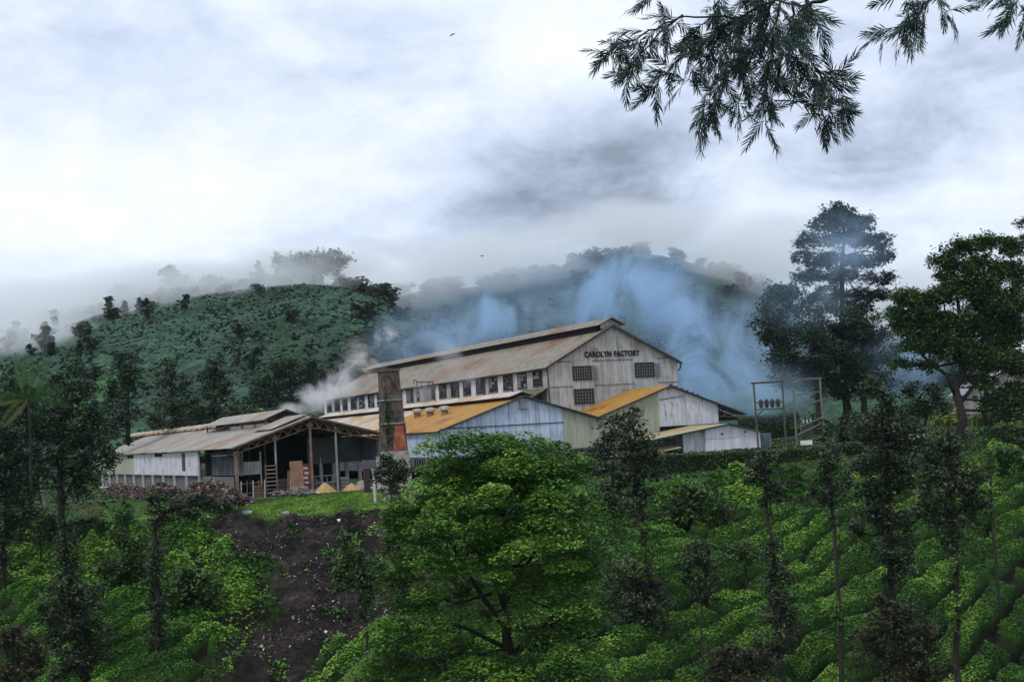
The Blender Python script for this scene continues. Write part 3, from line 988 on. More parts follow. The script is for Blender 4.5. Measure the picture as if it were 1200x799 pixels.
# left group of trees
grow('silver_oak', 'big dark tree at the left edge with forked trunk beside the long shed', 'tree', 118,
     [(76, 470, 0.10), (74, 520, 0.18), (70, 570, 0.25), (72, 592, 0.28), (75, 625, 0.32)],
     [(88, 432, 14, 14), (75, 455, 24, 18), (98, 462, 18, 16), (60, 480, 24, 18), (92, 488, 26, 18), (110, 500, 22, 18), (50, 506, 26, 18), (80, 518, 34, 18), (115, 525, 22, 16), (38, 535, 26, 16), (70, 546, 36, 16),
      (105, 550, 24, 14), (125, 540, 12, 12), (20, 560, 22, 16), (45, 500, 22, 18), (92, 570, 22, 10)],
     L_dark, leaf=0.26, cl_r=0.6, shell=0.3, dens=0.9,
     forks=[[(72, 590, 0.18), (88, 560, 0.12), (104, 540, 0.07)], [(71, 575, 0.16), (54, 545, 0.1), (40, 520, 0.06)]])
grow('silver_oak', 'shadowy dense tree hugging the left margin below the coconut palm', 'tree', 112,
     [(8, 520, 0.08), (6, 570, 0.12), (4, 640, 0.16)], [(5, 500, 22, 22), (15, 530, 26, 22), (0, 560, 26, 22), (20, 460, 18, 18), (30, 480, 18, 18), (45, 560, 20, 16), (14, 625, 24, 16), (-4, 660, 20, 16), (22, 575, 22, 20), (30, 600, 18, 14), (5, 600, 24, 20), (2, 470, 14, 14)], L_dark, leaf=0.26, cl_r=0.6, shell=0.3)
grow('bare_trunk', 'pale bare trunk leaning beside the big dark left tree', 'tree', 122,
     [(46, 520, 0.05), (48, 560, 0.12), (55, 606, 0.16)], [(46, 520, 12, 12)], L_dark, bark_grey, leaf=0.26)
grow('shrub', 'leafy green shrub at the foot of the pale bare trunk', 'shrub', 116,
     [(46, 615, 0.04), (47, 634, 0.07)], [(46, 612, 20, 10), (60, 622, 16, 9), (34, 626, 14, 9)], L_mid, leaf=0.34, cl_r=0.5, crown='foliage')
grow('shrub', 'dark small shrub before the firewood heap', 'shrub', 119,
     [(186, 580, 0.04), (187, 596, 0.05)], [(184, 578, 9, 8), (194, 586, 8, 7)], L_mid, leaf=0.22, cl_r=0.45, crown='foliage')
# ------------------------------------------------------------------ trees behind the buildings
grow('umbrella_pine', 'tall pine with ragged umbrella crown wrapped in blue smoke', 'tree', 205,
     [(990, 262, 0.15), (986, 320, 0.3), (988, 400, 0.45), (990, 460, 0.5), (992, 520, 0.6)],
     [(985, 250, 22, 11), (968, 262, 20, 10), (1005, 262, 22, 10), (950, 282, 18, 9), (990, 280, 28, 12), (1028, 284, 18, 9), (940, 302, 12, 7), (968, 305, 22, 10), (1010, 306, 26, 10), (1038, 300, 12, 7),
      (945, 322, 18, 8), (985, 325, 24, 10), (1030, 326, 18, 8), (1012, 345, 22, 10), (970, 345, 18, 9), (1000, 362, 20, 9), (1035, 345, 10, 6)],
     L_needle, leaf=0.50, cl_r=0.55, shell=0.35, flat=0.75, aspect=0.3, n_scale=1.8, dens=1.0, twigs=0.3, base=1)
grow('cypress_tree', 'massive dark rounded tree left of and under the smoky pine', 'tree', 198,
     [(950, 380, 0.2), (956, 440, 0.35), (960, 520, 0.5)],
     [(915, 352, 24, 18), (940, 345, 30, 18), (900, 376, 20, 16), (925, 385, 34, 22), (960, 375, 30, 26), (912, 410, 24, 20), (945, 415, 34, 24), (930, 440, 24, 16), (955, 450, 26, 14)],
     L_dark, leaf=0.42, cl_r=0.75, shell=0.5, base=1)
grow('cypress_tree', 'dark heavy tree directly beneath the pine crown', 'tree', 200,
     [(1010, 400, 0.25), (1012, 460, 0.4), (1012, 520, 0.5)],
     [(990, 375, 28, 20), (1020, 385, 26, 20), (1000, 405, 38, 24), (1035, 410, 22, 20), (985, 435, 34, 20), (1015, 440, 36, 18), (1000, 460, 30, 10)],
     L_dark, leaf=0.42, cl_r=0.75, shell=0.5, base=1, forks=[[(992, 520, 0.35), (990, 470, 0.3), (985, 420, 0.2)]])
grow('rain_tree', 'tall spreading tree on the right with layered branches and thick forked trunk', 'tree', 150,
     [(1122, 330, 0.12), (1126, 390, 0.25), (1128, 440, 0.35), (1126, 480, 0.42), (1130, 522, 0.5)],
     [(1125, 290, 22, 9), (1160, 285, 26, 10), (1188, 290, 18, 10), (1105, 306, 18, 9), (1142, 312, 30, 13), (1180, 318, 26, 13), (1060, 350, 18, 10), (1048, 368, 14, 9), (1085, 352, 20, 11), (1118, 342, 26, 12),
      (1160, 348, 32, 14), (1192, 352, 18, 14), (1064, 382, 26, 11), (1100, 378, 28, 13), (1140, 380, 34, 15), (1182, 390, 26, 16), (1076, 404, 24, 10), (1118, 410, 30, 13), (1165, 420, 32, 15), (1195, 428, 16, 14),
      (1060, 425, 14, 7), (1088, 428, 14, 7), (1150, 448, 20, 10), (1185, 456, 18, 9), (1110, 325, 14, 10), (1100, 400, 26, 16), (1140, 412, 26, 16), (1170, 360, 30, 20), (1140, 335, 30, 16), (1190, 470, 18, 14), (1165, 472, 18, 12), (1080, 368, 22, 14)],
     L_mid, leaf=0.30, cl_r=0.62, shell=0.15, flat=0.75, n_scale=2.3, dens=1.0, twigs=0.15, base=1,
     forks=[[(1126, 478, 0.28), (1110, 440, 0.2), (1085, 420, 0.12), (1062, 395, 0.06)], [(1128, 440, 0.25), (1150, 400, 0.16), (1172, 350, 0.08)], [(1127, 470, 0.22), (1150, 440, 0.14), (1180, 410, 0.07)],
            [(1127, 430, 0.2), (1112, 390, 0.13), (1105, 350, 0.07)]])
grow('rain_tree', 'second dark trunk and crown behind the tall spreading right tree', 'tree', 158,
     [(1155, 400, 0.2), (1156, 460, 0.3), (1158, 515, 0.35)], [(1150, 360, 24, 14), (1178, 370, 24, 14), (1172, 402, 26, 16), (1145, 395, 24, 14), (1190, 330, 16, 12)], L_dark, leaf=0.36, cl_r=0.55, base=1)
grow('rain_tree', 'sparse treetop entering at the right margin of the sky', 'tree', 140,
     [(1212, 290, 0.1), (1214, 400, 0.25), (1216, 520, 0.35)], [(1202, 262, 12, 8), (1192, 262, 8, 4), (1206, 280, 12, 9), (1210, 310, 14, 14), (1212, 350, 18, 16)], L_dark, leaf=0.25, cl_r=0.4, n_scale=0.5, base=1)
grow('shrub', 'dark bush standing right behind the electric frames', 'shrub', 172,
     [(953, 490, 0.05), (953, 510, 0.1)], [(950, 492, 12, 8), (962, 500, 12, 8)], L_dark, leaf=0.32, crown='foliage', cl_r=0.5, base=1)
grow('shrub', 'scraggy green shrub between the frames and the tall right tree', 'shrub', 150,
     [(1085, 470, 0.1), (1085, 512, 0.15)], [(1080, 462, 24, 14), (1095, 478, 24, 12), (1072, 484, 20, 12), (1060, 498, 16, 9)], L_dark, leaf=0.3, crown='foliage', cl_r=0.5, base=1)
for k, (px, py, d, lb) in enumerate([(1010, 505, 166, 'low dark scrub behind the right electric frame foot'), (1180, 505, 140, 'dark thicket at the right edge under the trees'),
                                     (1040, 512, 150, 'bushy thicket beside the pair of white posts'), (1178, 535, 122, 'brown-green bank bush at the right margin')]):
    grow('shrub', lb, 'shrub', d, [(px, py, 0.05), (px, py + 22, 0.1)], [(px - 12, py, 20, 12), (px + 14, py + 4, 20, 12), (px, py + 12, 30, 10)], (L_dark, L_mid)[k % 2], leaf=0.3, crown='foliage', cl_r=0.5, base=1)

# hedges: clipped walls of leaves, each a thing
def hedge(label, pts, w, h, lm, leaf=0.2, dens=90, name='hedge'):
    o = thing(name, label, 'hedge', pts[0])
    P, N = [], []
    mb = MB()
    for i in range(len(pts) - 1):
        a, b = Vector(pts[i]), Vector(pts[i + 1])
        L = (b - a).length
        n = int(L * (w + 2 * h) * dens)
        t = NR.random(n)
        u = NR.random(n) * (w + 2 * h)
        side = (b - a).normalized().cross(Vector((0, 0, 1)))
        off = np.where(u < h, -w / 2, np.where(u < h + w, u - h - w / 2, w / 2))
        zz = np.where(u < h, u, np.where(u < h + w, h, u - h - w))
        base = np.array(a)[None] * (1 - t)[:, None] + np.array(b)[None] * t[:, None]
        lump = 0.18 * (fbm(t * L / 0.8 + i * 9, zz * 2) - 0.5)
        q = base + np.array(side)[None] * (off + lump)[:, None] + NR.normal(0, 0.07, (n, 3))
        q[:, 2] += zz + (fbm(t * L / 1.3 + 7 * i, zz * 0 + 3) - 0.5) * 0.35 * (zz / h)
        P.append(q)
        s = side * (w / 2 - 0.08)
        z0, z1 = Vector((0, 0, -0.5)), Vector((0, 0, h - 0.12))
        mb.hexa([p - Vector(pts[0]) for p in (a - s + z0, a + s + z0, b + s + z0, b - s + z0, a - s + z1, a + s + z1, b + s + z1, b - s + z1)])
    P = np.concatenate(P) - np.array(pts[0])[None]
    V, F = leaf_quads(P, leaf, 0.6, 0.4)
    tone = np.clip(0.45 + (fbm(P[:, 0] / 1.5, P[:, 1] / 1.5 + P[:, 2]) - 0.5) * 1.4 + NR.normal(0, 0.15, len(P)), 0, 1)
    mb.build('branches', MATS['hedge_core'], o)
    link('foliage', fast_mesh('hedge_leaves', V, F, [lm], tone), o)
    return o


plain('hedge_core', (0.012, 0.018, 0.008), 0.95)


def hpts(lst, depth_of):
    r = []
    for px, py, d in lst:
        p = at(px, py, d)
        r.append(p)
    return r


hedge('long clipped hedge with sunlit green top below the white shed and electric frames',
      hpts([(768, 562, 137), (830, 560, 138.5), (900, 556, 140), (960, 552, 141.5), (1010, 548, 143)], 0), 1.4, 2.25, L_mid, 0.2)
hedge('short clipped hedge at the foot of the cream shed wall', hpts([(640, 566, 140), (690, 562, 140.5), (735, 560, 141)], 0), 1.2, 1.3, L_mid, 0.2)
hedge('distant hedge running behind the left electric frame', hpts([(868, 512, 188), (905, 509, 189), (935, 505, 190)], 0), 1.6, 2.4, L_mid, 0.3, 40)
hedge('low hedge on the terrace before the white cottage', hpts([(1150, 500, 170), (1178, 498, 171), (1206, 496, 172)], 0), 1.6, 1.5, L_mid, 0.28, 50)

# ---- middle distance trees behind the long shed
grow('silver_oak', 'dark round-topped tree rising left behind the long shed roof', 'tree', 178,
     [(150, 440, 0.1), (150, 480, 0.2), (150, 520, 0.3)], [(150, 425, 18, 16), (142, 445, 16, 14), (158, 446, 14, 12), (140, 470, 18, 14), (156, 490, 16, 14), (135, 500, 14, 12), (128, 456, 10, 8)], L_dark, leaf=0.36, cl_r=0.6, base=1)
grow('silver_oak', 'slim ragged tree second from the left behind the long shed', 'tree', 186,
     [(200, 430, 0.1), (202, 480, 0.2), (203, 510, 0.3)], [(200, 424, 8, 12), (195, 444, 14, 10), (210, 450, 12, 10), (200, 470, 20, 12), (215, 485, 16, 12), (190, 492, 18, 10)], L_dark, leaf=0.36, cl_r=0.6, base=1)
grow('silver_oak', 'pointed dark tree third from the left behind the long shed', 'tree', 188,
     [(252, 430, 0.1), (252, 480, 0.2), (252, 508, 0.3)], [(253, 424, 9, 12), (248, 442, 14, 10), (262, 448, 11, 10), (250, 462, 18, 10), (260, 480, 22, 11), (240, 486, 18, 10), (226, 470, 10, 8)], L_dark, leaf=0.36, cl_r=0.6, base=1)
grow('broadleaf_tree', 'dark bulky tree at the left end of the factory roof', 'tree', 265,
     [(340, 440, 0.2), (340, 500, 0.4)], [(330, 428, 20, 12), (350, 432, 20, 12), (318, 446, 22, 14), (345, 452, 30, 16), (375, 446, 22, 14), (312, 466, 20, 12), (350, 476, 36, 14), (390, 440, 14, 8), (300, 455, 10, 9)], L_dark, leaf=0.5, cl_r=0.75, base=1)
grow('broadleaf_tree', 'round dark tree directly behind the factory end wall', 'tree', 290,
     [(400, 440, 0.2), (400, 480, 0.4)], [(400, 432, 18, 11), (415, 438, 16, 10), (395, 452, 24, 14)], L_dark, leaf=0.5, cl_r=0.75, base=1)
grow('shrub', 'small bright green bush peeping over the long shed ridge', 'shrub', 215,
     [(304, 485, 0.1), (304, 500, 0.1)], [(302, 486, 9, 7), (312, 490, 6, 5)], L_weed, leaf=0.4, cl_r=0.5, crown='foliage', base=1)
for k, (px, py, rx, d, lb) in enumerate([(228, 500, 26, 205, 'low dark thicket behind the middle of the long shed roof'), (282, 490, 22, 215, 'dark thicket below the bulky tree behind the shed'),
                                         (120, 505, 14, 200, 'dark scrub behind the far end of the long shed'), (172, 455, 9, 330, 'lone small dark tree in the bright field on the hill'),
                                         (265, 500, 18, 200, 'dense growth behind the raised shed ventilator')]):
    grow('thicket', lb, 'bush', d, [(px, py, 0.1), (px, py + 14, 0.1)], [(px - rx * .5, py, rx * .7, 11), (px + rx * .5, py + 2, rx * .7, 10), (px, py - 8, rx * .6, 9)], L_dark, leaf=0.45, cl_r=0.6, crown='foliage', base=1)

# prototypes for the hill trees, built at 480 m where they stand
def far_proto(name, label, px, py, w, h, d, kind, group):
    """kind 0 round, 1 spreading, 2 conical, 3 thin"""
    f = on_ground(px, d)
    m = d / F_PX
    W, H = w * m / 2, h * m
    rng = np.random.default_rng(int(px * 7 + h))
    o = thing(name, label, 'tree', f, 0, group)
    bl = []
    if kind == 0:
        for i in range(7):
            a = rng.uniform(0, 6.28)
            bl.append(((math.cos(a) * W * 0.5, math.sin(a) * W * 0.4, H * rng.uniform(0.5, 0.82)), (W * 0.5, W * 0.5, H * 0.2)))
        bl.append(((0, 0, H * 0.72), (W * 0.75, W * 0.7, H * 0.26)))
    elif kind == 1:
        for i in range(8):
            a = rng.uniform(0, 6.28)
            q = rng.uniform(0.3, 0.75)
            bl.append(((math.cos(a) * W * q, math.sin(a) * W * q * 0.7, H * rng.uniform(0.72, 0.9)), (W * 0.36, W * 0.36, H * 0.09)))
    elif kind == 2:
        for i in range(8):
            t = i / 7
            bl.append(((rng.normal() * W * 0.12, 0, H * (0.3 + 0.68 * t)), (W * (1 - t * 0.85), W * (1 - t * 0.85), H * 0.09)))
    elif kind == 4:
        for i in range(6):
            t = i / 5
            bl.append(((rng.normal() * W * 0.3, rng.normal() * W * 0.3, H * (0.18 + 0.66 * t)), (W * (0.85 - 0.3 * t), W * (0.85 - 0.3 * t), H * 0.17)))
    else:
        for i in range(6):
            t = i / 5
            bl.append(((rng.normal() * W * 0.35, rng.normal() * W * 0.3, H * (0.42 + 0.55 * t)), (W * 0.7, W * 0.7, H * 0.09)))
    leaf = 0.9
    V, F, T, CC = clusters(bl, leaf, 0.8, 0.9, 0.6, 0.35, 0.8, 0.6, 0.6, rng)
    mb = MB()
    mb.tube([(0, 0, -1.5), (0.1, 0, H * 0.4), (0, 0.1, H * 0.8)], [W * 0.07 + 0.18, W * 0.05 + 0.12, 0.1], 5)
    for c, r in bl:
        mb.tube([(0, 0, c[2] * 0.55), (c[0] * 0.6, c[1] * 0.6, c[2] * 0.85), c], [0.22, 0.16, 0.08], 4, False)
    mb.build('trunk', bark_dark, o)
    link('crown', fast_mesh('far_crown', V, F, [L_dark], T), o)
    return o


HT = [  # px, ground py, width, height, kind, words
    (372, 342, 88, 40, 0, 'broad dark rounded tree clump on the hill top at right of the crest'),
    (352, 344, 30, 24, 0, 'small round tree nestled left of the broad crest clump'), (418, 346, 26, 16, 0, 'low tree on the falling right shoulder of the crest'),
    (326, 346, 9, 44, 3, 'thin mast-like tree standing left of the broad crest clump'), (303, 350, 24, 34, 2, 'pointed conifer in the middle of the hill crest'),
    (282, 352, 30, 24, 0, 'bushy tree left of the pointed conifer on the crest'), (246, 356, 30, 32, 1, 'spreading flat-topped tree on the misty crest'),
    (208, 360, 36, 36, 0, 'round dense tree on the misty crest'), (172, 364, 30, 34, 1, 'hazy spreading tree left of the round crest tree'), (198, 356, 36, 50, 1, 'faint tall flat-topped tree looming behind the round crest tree'),
    (145, 370, 34, 36, 0, 'hazy round tree on the left part of the crest'), (120, 374, 26, 22, 0, 'low faint tree on the left shoulder of the crest'), (92, 380, 30, 20, 1, 'very faint tree low on the left of the crest'),
    (60, 386, 28, 18, 0, 'barely visible tree in mist toward the left edge'), (18, 392, 28, 34, 1, 'faint tree in the mist at the left edge of the hill'), (40, 392, 20, 14, 0, 'tiny misty tree near the left edge'),
    (266, 354, 18, 22, 3, 'slim tree between the flat-topped and bushy crest trees'), (336, 346, 22, 30, 1, 'feathery tree behind the mast-like tree'), (228, 360, 20, 18, 0, 'small shrubby tree right of the round crest tree')]
for k, (px, py, w_, h_, kd, lb) in enumerate(HT):
    far_proto('hill_tree', lb + (', ' if False else ''), px, py, w_, h_, 470 + (k % 3) * 8, kd, 'trees on the misty hill crest')

# thinly scattered shade trees over the hillside
protos = [far_proto('shade_tree', 'small dark shade tree on the hillside', 20, 410, 13, 27, 400, 3, 'shade trees scattered over the hillside'),
          far_proto('shade_tree', 'small dark shade tree on the hillside', 60, 415, 12, 22, 380, 2, 'shade trees scattered over the hillside'),
          far_proto('shade_tree', 'small dark shade tree on the hillside', 100, 405, 18, 18, 400, 0, 'shade trees scattered over the hillside')]
wood_proto = far_proto('wood_tree', 'bushy dark tree low on the slope behind the factory', 470, 420, 20, 20, 400, 4, 'dark trees in the smoke behind the factory')
SHAPES = ('thin tufted', 'pointed', 'small round-headed')


def place_words(px, crest_):
    if crest_:
        return 'along the misty crest ' + ('near the left edge' if px < 130 else 'in the middle of the hill' if px < 300 else 'toward the right shoulder')
    return 'on the hillside ' + ('in the mist at the left edge' if px < 150 else 'above the long shed roof' if px < 320 else 'toward the white steam')


for k_, o in enumerate(protos):
    o['label'] = SHAPES[k_] + ' shade tree ' + place_words(20, False)
    o['group'] = SHAPES[k_] + ' trees ' + place_words(20, False)
for k in range(120):
    for _ in range(20):
        px = R.uniform(-30, 150) if k < 55 else (R.uniform(150, 480) if k < 80 else R.uniform(-40, 440))
        d = R.uniform(250, 470)
        if k >= 80:
            d = R.uniform(455, 475)
        if not (140 < px < 440 and 225 < d < 440 and R.random() < 0.75):
            break
    p = on_ground(px, d)
    s = R.uniform(0.65, 1.1)
    pw = place_words(px, k >= 80)
    copy_thing(protos[k % 3], 'shade_tree', p, R.uniform(0, 6), (s, s, s * R.uniform(0.8, 1.15)), SHAPES[k % 3] + ' shade tree ' + pw, SHAPES[k % 3] + ' trees ' + pw)
for k in range(60):   # a loose belt of trees along the crest
    px = R.uniform(30, 455)
    p = on_ground(px, R.uniform(455, 484))
    s = R.uniform(0.7, 1.15) * (1.15 if px > 180 else 0.9)
    pw = place_words(px, True)
    copy_thing(wood_proto, 'crest_tree', p, R.uniform(0, 6), (s * 1.5, s * 1.4, s * 1.0), 'low bushy tree ' + pw, 'low bushy trees ' + pw)
for k in range(190):   # woodland on the far ridge and between the hills
    px = R.uniform(380, 1230)
    d = R.choice([R.uniform(560, 800), R.uniform(800, 822)])
    p = on_ground(px, d)
    s = R.uniform(1.0, 1.7)
    zw = 'left of the factory gable' if px < 640 else ('behind the factory gable' if px < 800 else 'between the gable and the pines') if px < 930 else 'beyond the right-hand trees'
    hw = 'on the far ridge skyline ' if d > 790 else 'on the far wooded flank '
    copy_thing(wood_proto, 'ridge_tree', p, R.uniform(0, 6), (s * 1.5, s * 1.5, s * 1.1), 'dark tree ' + hw + zw, 'trees ' + hw + zw)
# dark woods just behind the factory, mostly in smoke
for k in range(46):
    px = R.uniform(400, 1240)
    d = R.uniform(300, 420)
    p = on_ground(px, d)
    s = R.uniform(0.9, 1.4)
    zw = 'behind the long factory roof' if px < 640 else 'behind the factory gable' if px < 800 else 'beyond the electric frames' if px < 980 else 'beyond the tall right-hand trees'
    copy_thing(wood_proto, 'wood_tree', p, R.uniform(0, 6), (s * 1.6, s * 1.6, s * 1.1), 'dark bushy tree half lost in smoke ' + zw, 'dark trees in the smoke ' + zw)
# ------------------------------------------------------------------ buildings: u runs right along the gables, v runs away along the long sides
TH = math.radians(24.4)
GU = Vector((math.cos(TH), math.sin(TH), 0))
GV = Vector((-math.sin(TH), math.cos(TH), 0))


def uv(u, v, z=0.0):
    p = GU * u + GV * v
    p.z = z
    return p


def onv(px, py, v):
    a, b = ray(px, py)
    t = v / (-a * math.sin(TH) + math.cos(TH))
    return t * (a * math.cos(TH) + math.sin(TH)), b * t


def onu(px, py, u):
    a, b = ray(px, py)
    t = u / (a * math.cos(TH) + math.sin(TH))
    return t * (-a * math.sin(TH) + math.cos(TH)), b * t


RUST = (0.30, 0.135, 0.035)
M_gwall = sheet('factory_wall', [(0.29, 0.29, 0.285), (0.40, 0.40, 0.39), (0.54, 0.54, 0.53)], (0.27, 0.24, 0.20), 0.58, 0.74, 2, 0.75, 0, 0.22, (0.16, 0.155, 0.15), 0.45)
M_swall = sheet('factory_side_wall', [(0.27, 0.27, 0.27), (0.36, 0.36, 0.355), (0.46, 0.455, 0.44)], (0.24, 0.22, 0.20), 0.6, 0.75, 2, 0.75, 1, 0.3, (0.10, 0.09, 0.08), 0.5)
M_blue = sheet('pale_blue_sheet', [(0.37, 0.43, 0.57), (0.48, 0.55, 0.70), (0.58, 0.64, 0.78)], (0.30, 0.32, 0.34), 0.62, 0.8, 2, 0.5, 0, 0.4, (0.16, 0.17, 0.19), 0.45)
M_cream = sheet('cream_sheet', [(0.30, 0.31, 0.23), (0.37, 0.38, 0.29), (0.42, 0.43, 0.34)], (0.26, 0.25, 0.18), 0.66, 0.85, 2, 0.6, 0, 0.3, (0.16, 0.16, 0.12), 0.35)
M_white = sheet('whitewashed_sheet', [(0.50, 0.51, 0.56), (0.62, 0.63, 0.67), (0.72, 0.72, 0.75)], (0.32, 0.31, 0.31), 0.56, 0.7, 2, 0.6, 0, 0.5, (0.2, 0.19, 0.19), 0.5)
M_plaster = sheet('white_plaster', [(0.58, 0.59, 0.65), (0.68, 0.69, 0.74), (0.74, 0.75, 0.78)], (0.42, 0.41, 0.42), 0.66, 0.85, 2, 0.8, 0, 0.3, (0.3, 0.29, 0.29), 0.3)
M_groof = sheet('factory_roof', [(0.13, 0.115, 0.085), (0.22, 0.195, 0.145), (0.33, 0.30, 0.245)], (0.18, 0.085, 0.045), 0.56, 0.66, 0, 0.6, 1, 0.10, (0.09, 0.08, 0.07), 0.45)
M_orange = sheet('rusty_roof', [(0.30, 0.155, 0.03), (0.40, 0.205, 0.035), (0.48, 0.28, 0.07)], (0.22, 0.085, 0.025), 0.55, 0.68, 0, 0.7, 1, 0.22, (0.15, 0.07, 0.03), 0.4)
M_wroof = sheet('bleached_roof', [(0.40, 0.36, 0.31), (0.52, 0.49, 0.44), (0.60, 0.58, 0.55)], (0.38, 0.23, 0.10), 0.52, 0.64, 0, 0.6, 1, 0.22, (0.25, 0.15, 0.08), 0.4)
M_troof = sheet('shed_roof', [(0.21, 0.18, 0.14), (0.30, 0.285, 0.255), (0.42, 0.42, 0.40)], (0.24, 0.145, 0.07), 0.56, 0.68, 0, 0.6, 1, 0.12, (0.08, 0.06, 0.045), 0.5)
M_olive = sheet('olive_roof', [(0.27, 0.25, 0.14), (0.36, 0.33, 0.19), (0.44, 0.41, 0.26)], (0.33, 0.22, 0.09), 0.54, 0.7, 0, 0.6, 1, 0.25, (0.16, 0.14, 0.08), 0.4)
M_moss = plain('mossy_roof', (0.10, 0.115, 0.06), 0.9, 0.4, 1.5)
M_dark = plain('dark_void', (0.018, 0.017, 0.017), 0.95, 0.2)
M_in = plain('inner_wall', (0.10, 0.105, 0.12), 0.9, 0.35, 0.8)
M_frame = plain('dark_frame', (0.045, 0.045, 0.048), 0.8, 0.2)
M_bar = plain('pale_bar', (0.19, 0.19, 0.19), 0.8, 0.2)
M_steel = plain('brown_steel', (0.15, 0.095, 0.075), 0.8, 0.4, 2)
M_post = plain('rusty_post', (0.20, 0.13, 0.10), 0.85, 0.4, 2)
M_wpost = plain('white_post', (0.48, 0.47, 0.46), 0.8, 0.2, 3)
M_concrete = plain('concrete', (0.26, 0.25, 0.23), 0.9, 0.3, 1.5)
M_duct = plain('grey_duct', (0.24, 0.25, 0.27), 0.6, 0.15, 1.5)
m, t = material('window_glass')
_c = t.add('ShaderNodeTexCoord').outputs['Object']
t.put(t.bs.inputs['Base Color'], t.ramp(t.noise(_c, 1.6, 3, 0.6), [(0.40, (0.012, 0.014, 0.016)), (0.52, (0.08, 0.09, 0.085)), (0.68, (0.24, 0.26, 0.25))]))
t.bs.inputs['Roughness'].default_value = 0.25
M_glass = m


def gable_top(u0, z0, ur, zr, u1, z1):
    return lambda u: z0 + (zr - z0) * (u - u0) / (ur - u0) if u <= ur else zr + (z1 - zr) * (u - ur) / (u1 - ur)


def strip_poly(ua, ub, zb, top, ridge, zt=None):
    """piece of a gable between ua and ub, from zb up to the roof line or to zt"""
    f = (lambda u: top(u)) if zt is None else (lambda u: min(top(u), zt))
    pts = [(ua, zb), (ub, zb)]
    us = [ub]
    cand = [ridge] if ua < ridge < ub else []
    if zt is not None:
        n = 24
        for i in range(n):
            x0 = ua + (ub - ua) * i / n; x1 = ua + (ub - ua) * (i + 1) / n
            if (top(x0) - zt) * (top(x1) - zt) < 0:
                a = (top(x0) - zt) / (top(x0) - top(x1))
                cand.append(x0 + (x1 - x0) * a)
    for c in sorted(cand, reverse=True):
        us.append(c)
    us.append(ua)
    for u in us:
        if f(u) > zb + 0.01:
            pts.append((u, f(u)))
    return pts


class House:
    """a building whose meshes are given in the u, v, z frame and kept relative to its base"""

    def __init__(s, name, label, cat, u, v, z):
        s.o0 = (u, v, z)
        s.root = thing(name, label, cat, uv(u, v, z), TH)

    def part(s, name, mb, mat, parent=None, smooth=False):
        u, v, z = s.o0
        q = MB()
        q.v = [(a - u, b - v, c - z) for a, b, c in mb.v]
        q.f = mb.f
        return q.build(name, mat, parent or s.root, smooth=smooth)


def panels(h, us, zs, v, top, ridge, mat_of, th=0.035, name='cladding_panel', gap=0.03, skip=None):
    for i in range(len(us) - 1):
        for j in range(len(zs) - 1):
            ua, ub = us[i] + gap / 2, us[i + 1] - gap / 2
            if skip and skip((ua + ub) / 2, (zs[j] + (zs[j + 1] or 99)) / 2):
                continue
            zt = zs[j + 1]
            zb = zs[j] + gap / 2
            if max(top(ua), top(ub)) <= zb + 0.05:
                continue
            poly = strip_poly(ua, ub, zb, top, ridge, (zt - gap / 2) if zt is not None else None)
            if len(poly) < 3:
                continue
            off = R.uniform(0, 0.03)
            h.part(name, MB().prism(poly, v - th - off, v - 0.004), mat_of(i, j))


def window_front(h, u0, u1, z0, z1, v, nx, nz, open_leaf=None, depth=0.10, fw=0.07):
    """window set proud of a gable: frame, pane and glazing bars"""
    f = MB()
    f.box(u0, u1, v - depth, v - 0.01, z1 - fw, z1).box(u0, u1, v - depth, v - 0.01, z0, z0 + fw)
    f.box(u0, u0 + fw, v - depth, v - 0.01, z0 + fw, z1 - fw).box(u1 - fw, u1, v - depth, v - 0.01, z0 + fw, z1 - fw)
    w_ = h.part('window', f, M_frame)
    p = MB().box(u0 + fw, u1 - fw, v - 0.055, v - 0.045, z0 + fw, z1 - fw)
    h.part('pane', p, M_dark, w_)
    b = MB()
    for i in range(1, nx):
        x = u0 + (u1 - u0) * i / nx
        b.box(x - 0.022, x + 0.022, v - 0.085, v - 0.058, z0 + fw, z1 - fw)
    for j in range(1, nz):
        z = z0 + (z1 - z0) * j / nz
        b.box(u0 + fw, u1 - fw, v - 0.083, v - 0.060, z - 0.02, z + 0.02)
    h.part('glazing_bars', b, M_bar, w_)['kind'] = 'stuff'
    for ch in w_.children: pass
    return w_


# ================= the factory =================
FU0, FUR, FU1, FZE, FZR, FV0, FV1, FB = 73.85, 82.5, 91.1, 7.25, 11.75, 153.2, 241.5, -3.4
fac = House('factory_building', 'long grey tea factory with CAROLYN FACTORY painted on its gable', 'factory', FU0, FV0, FB)
ftop = gable_top(FU0, FZE, FUR, FZR, FU1, FZE)
wl = MB().prism([(FU0, FB), (FU1, FB), (FU1, FZE), (FUR, FZR), (FU0, FZE)], FV0, FV0 + 0.25)
wl.prism([(FU0, FB), (FU1, FB), (FU1, FZE), (FUR, FZR), (FU0, FZE)], FV1 - 0.25, FV1)
wl.box(FU0, FU0 + 0.25, FV0 + 0.25, FV1 - 0.25, FB, FZE - 0.02).box(FU1 - 0.25, FU1, FV0 + 0.25, FV1 - 0.25, FB, FZE - 0.02)
fac.part('wall', wl, M_swall)
us = [FU0, 76.55, 78.0, 79.9, 81.6, 83.3, 85.0, 88.25, 89.6, FU1]
for z_ in (7.62, 4.75):
    fac.part('seam_batten', MB().box(FU0 + .02, 76.9, FV0 - .10, FV0 - .075, z_, z_ + .06).box(79.6, 85.1, FV0 - .10, FV0 - .075, z_, z_ + .06).box(88.4, FU1 - .02, FV0 - .10, FV0 - .075, z_, z_ + .06), M_frame)['kind'] = 'stuff'
panels(fac, us, [FB, 4.05, 7.75, None], FV0, ftop, FUR, lambda i, j: M_gwall)
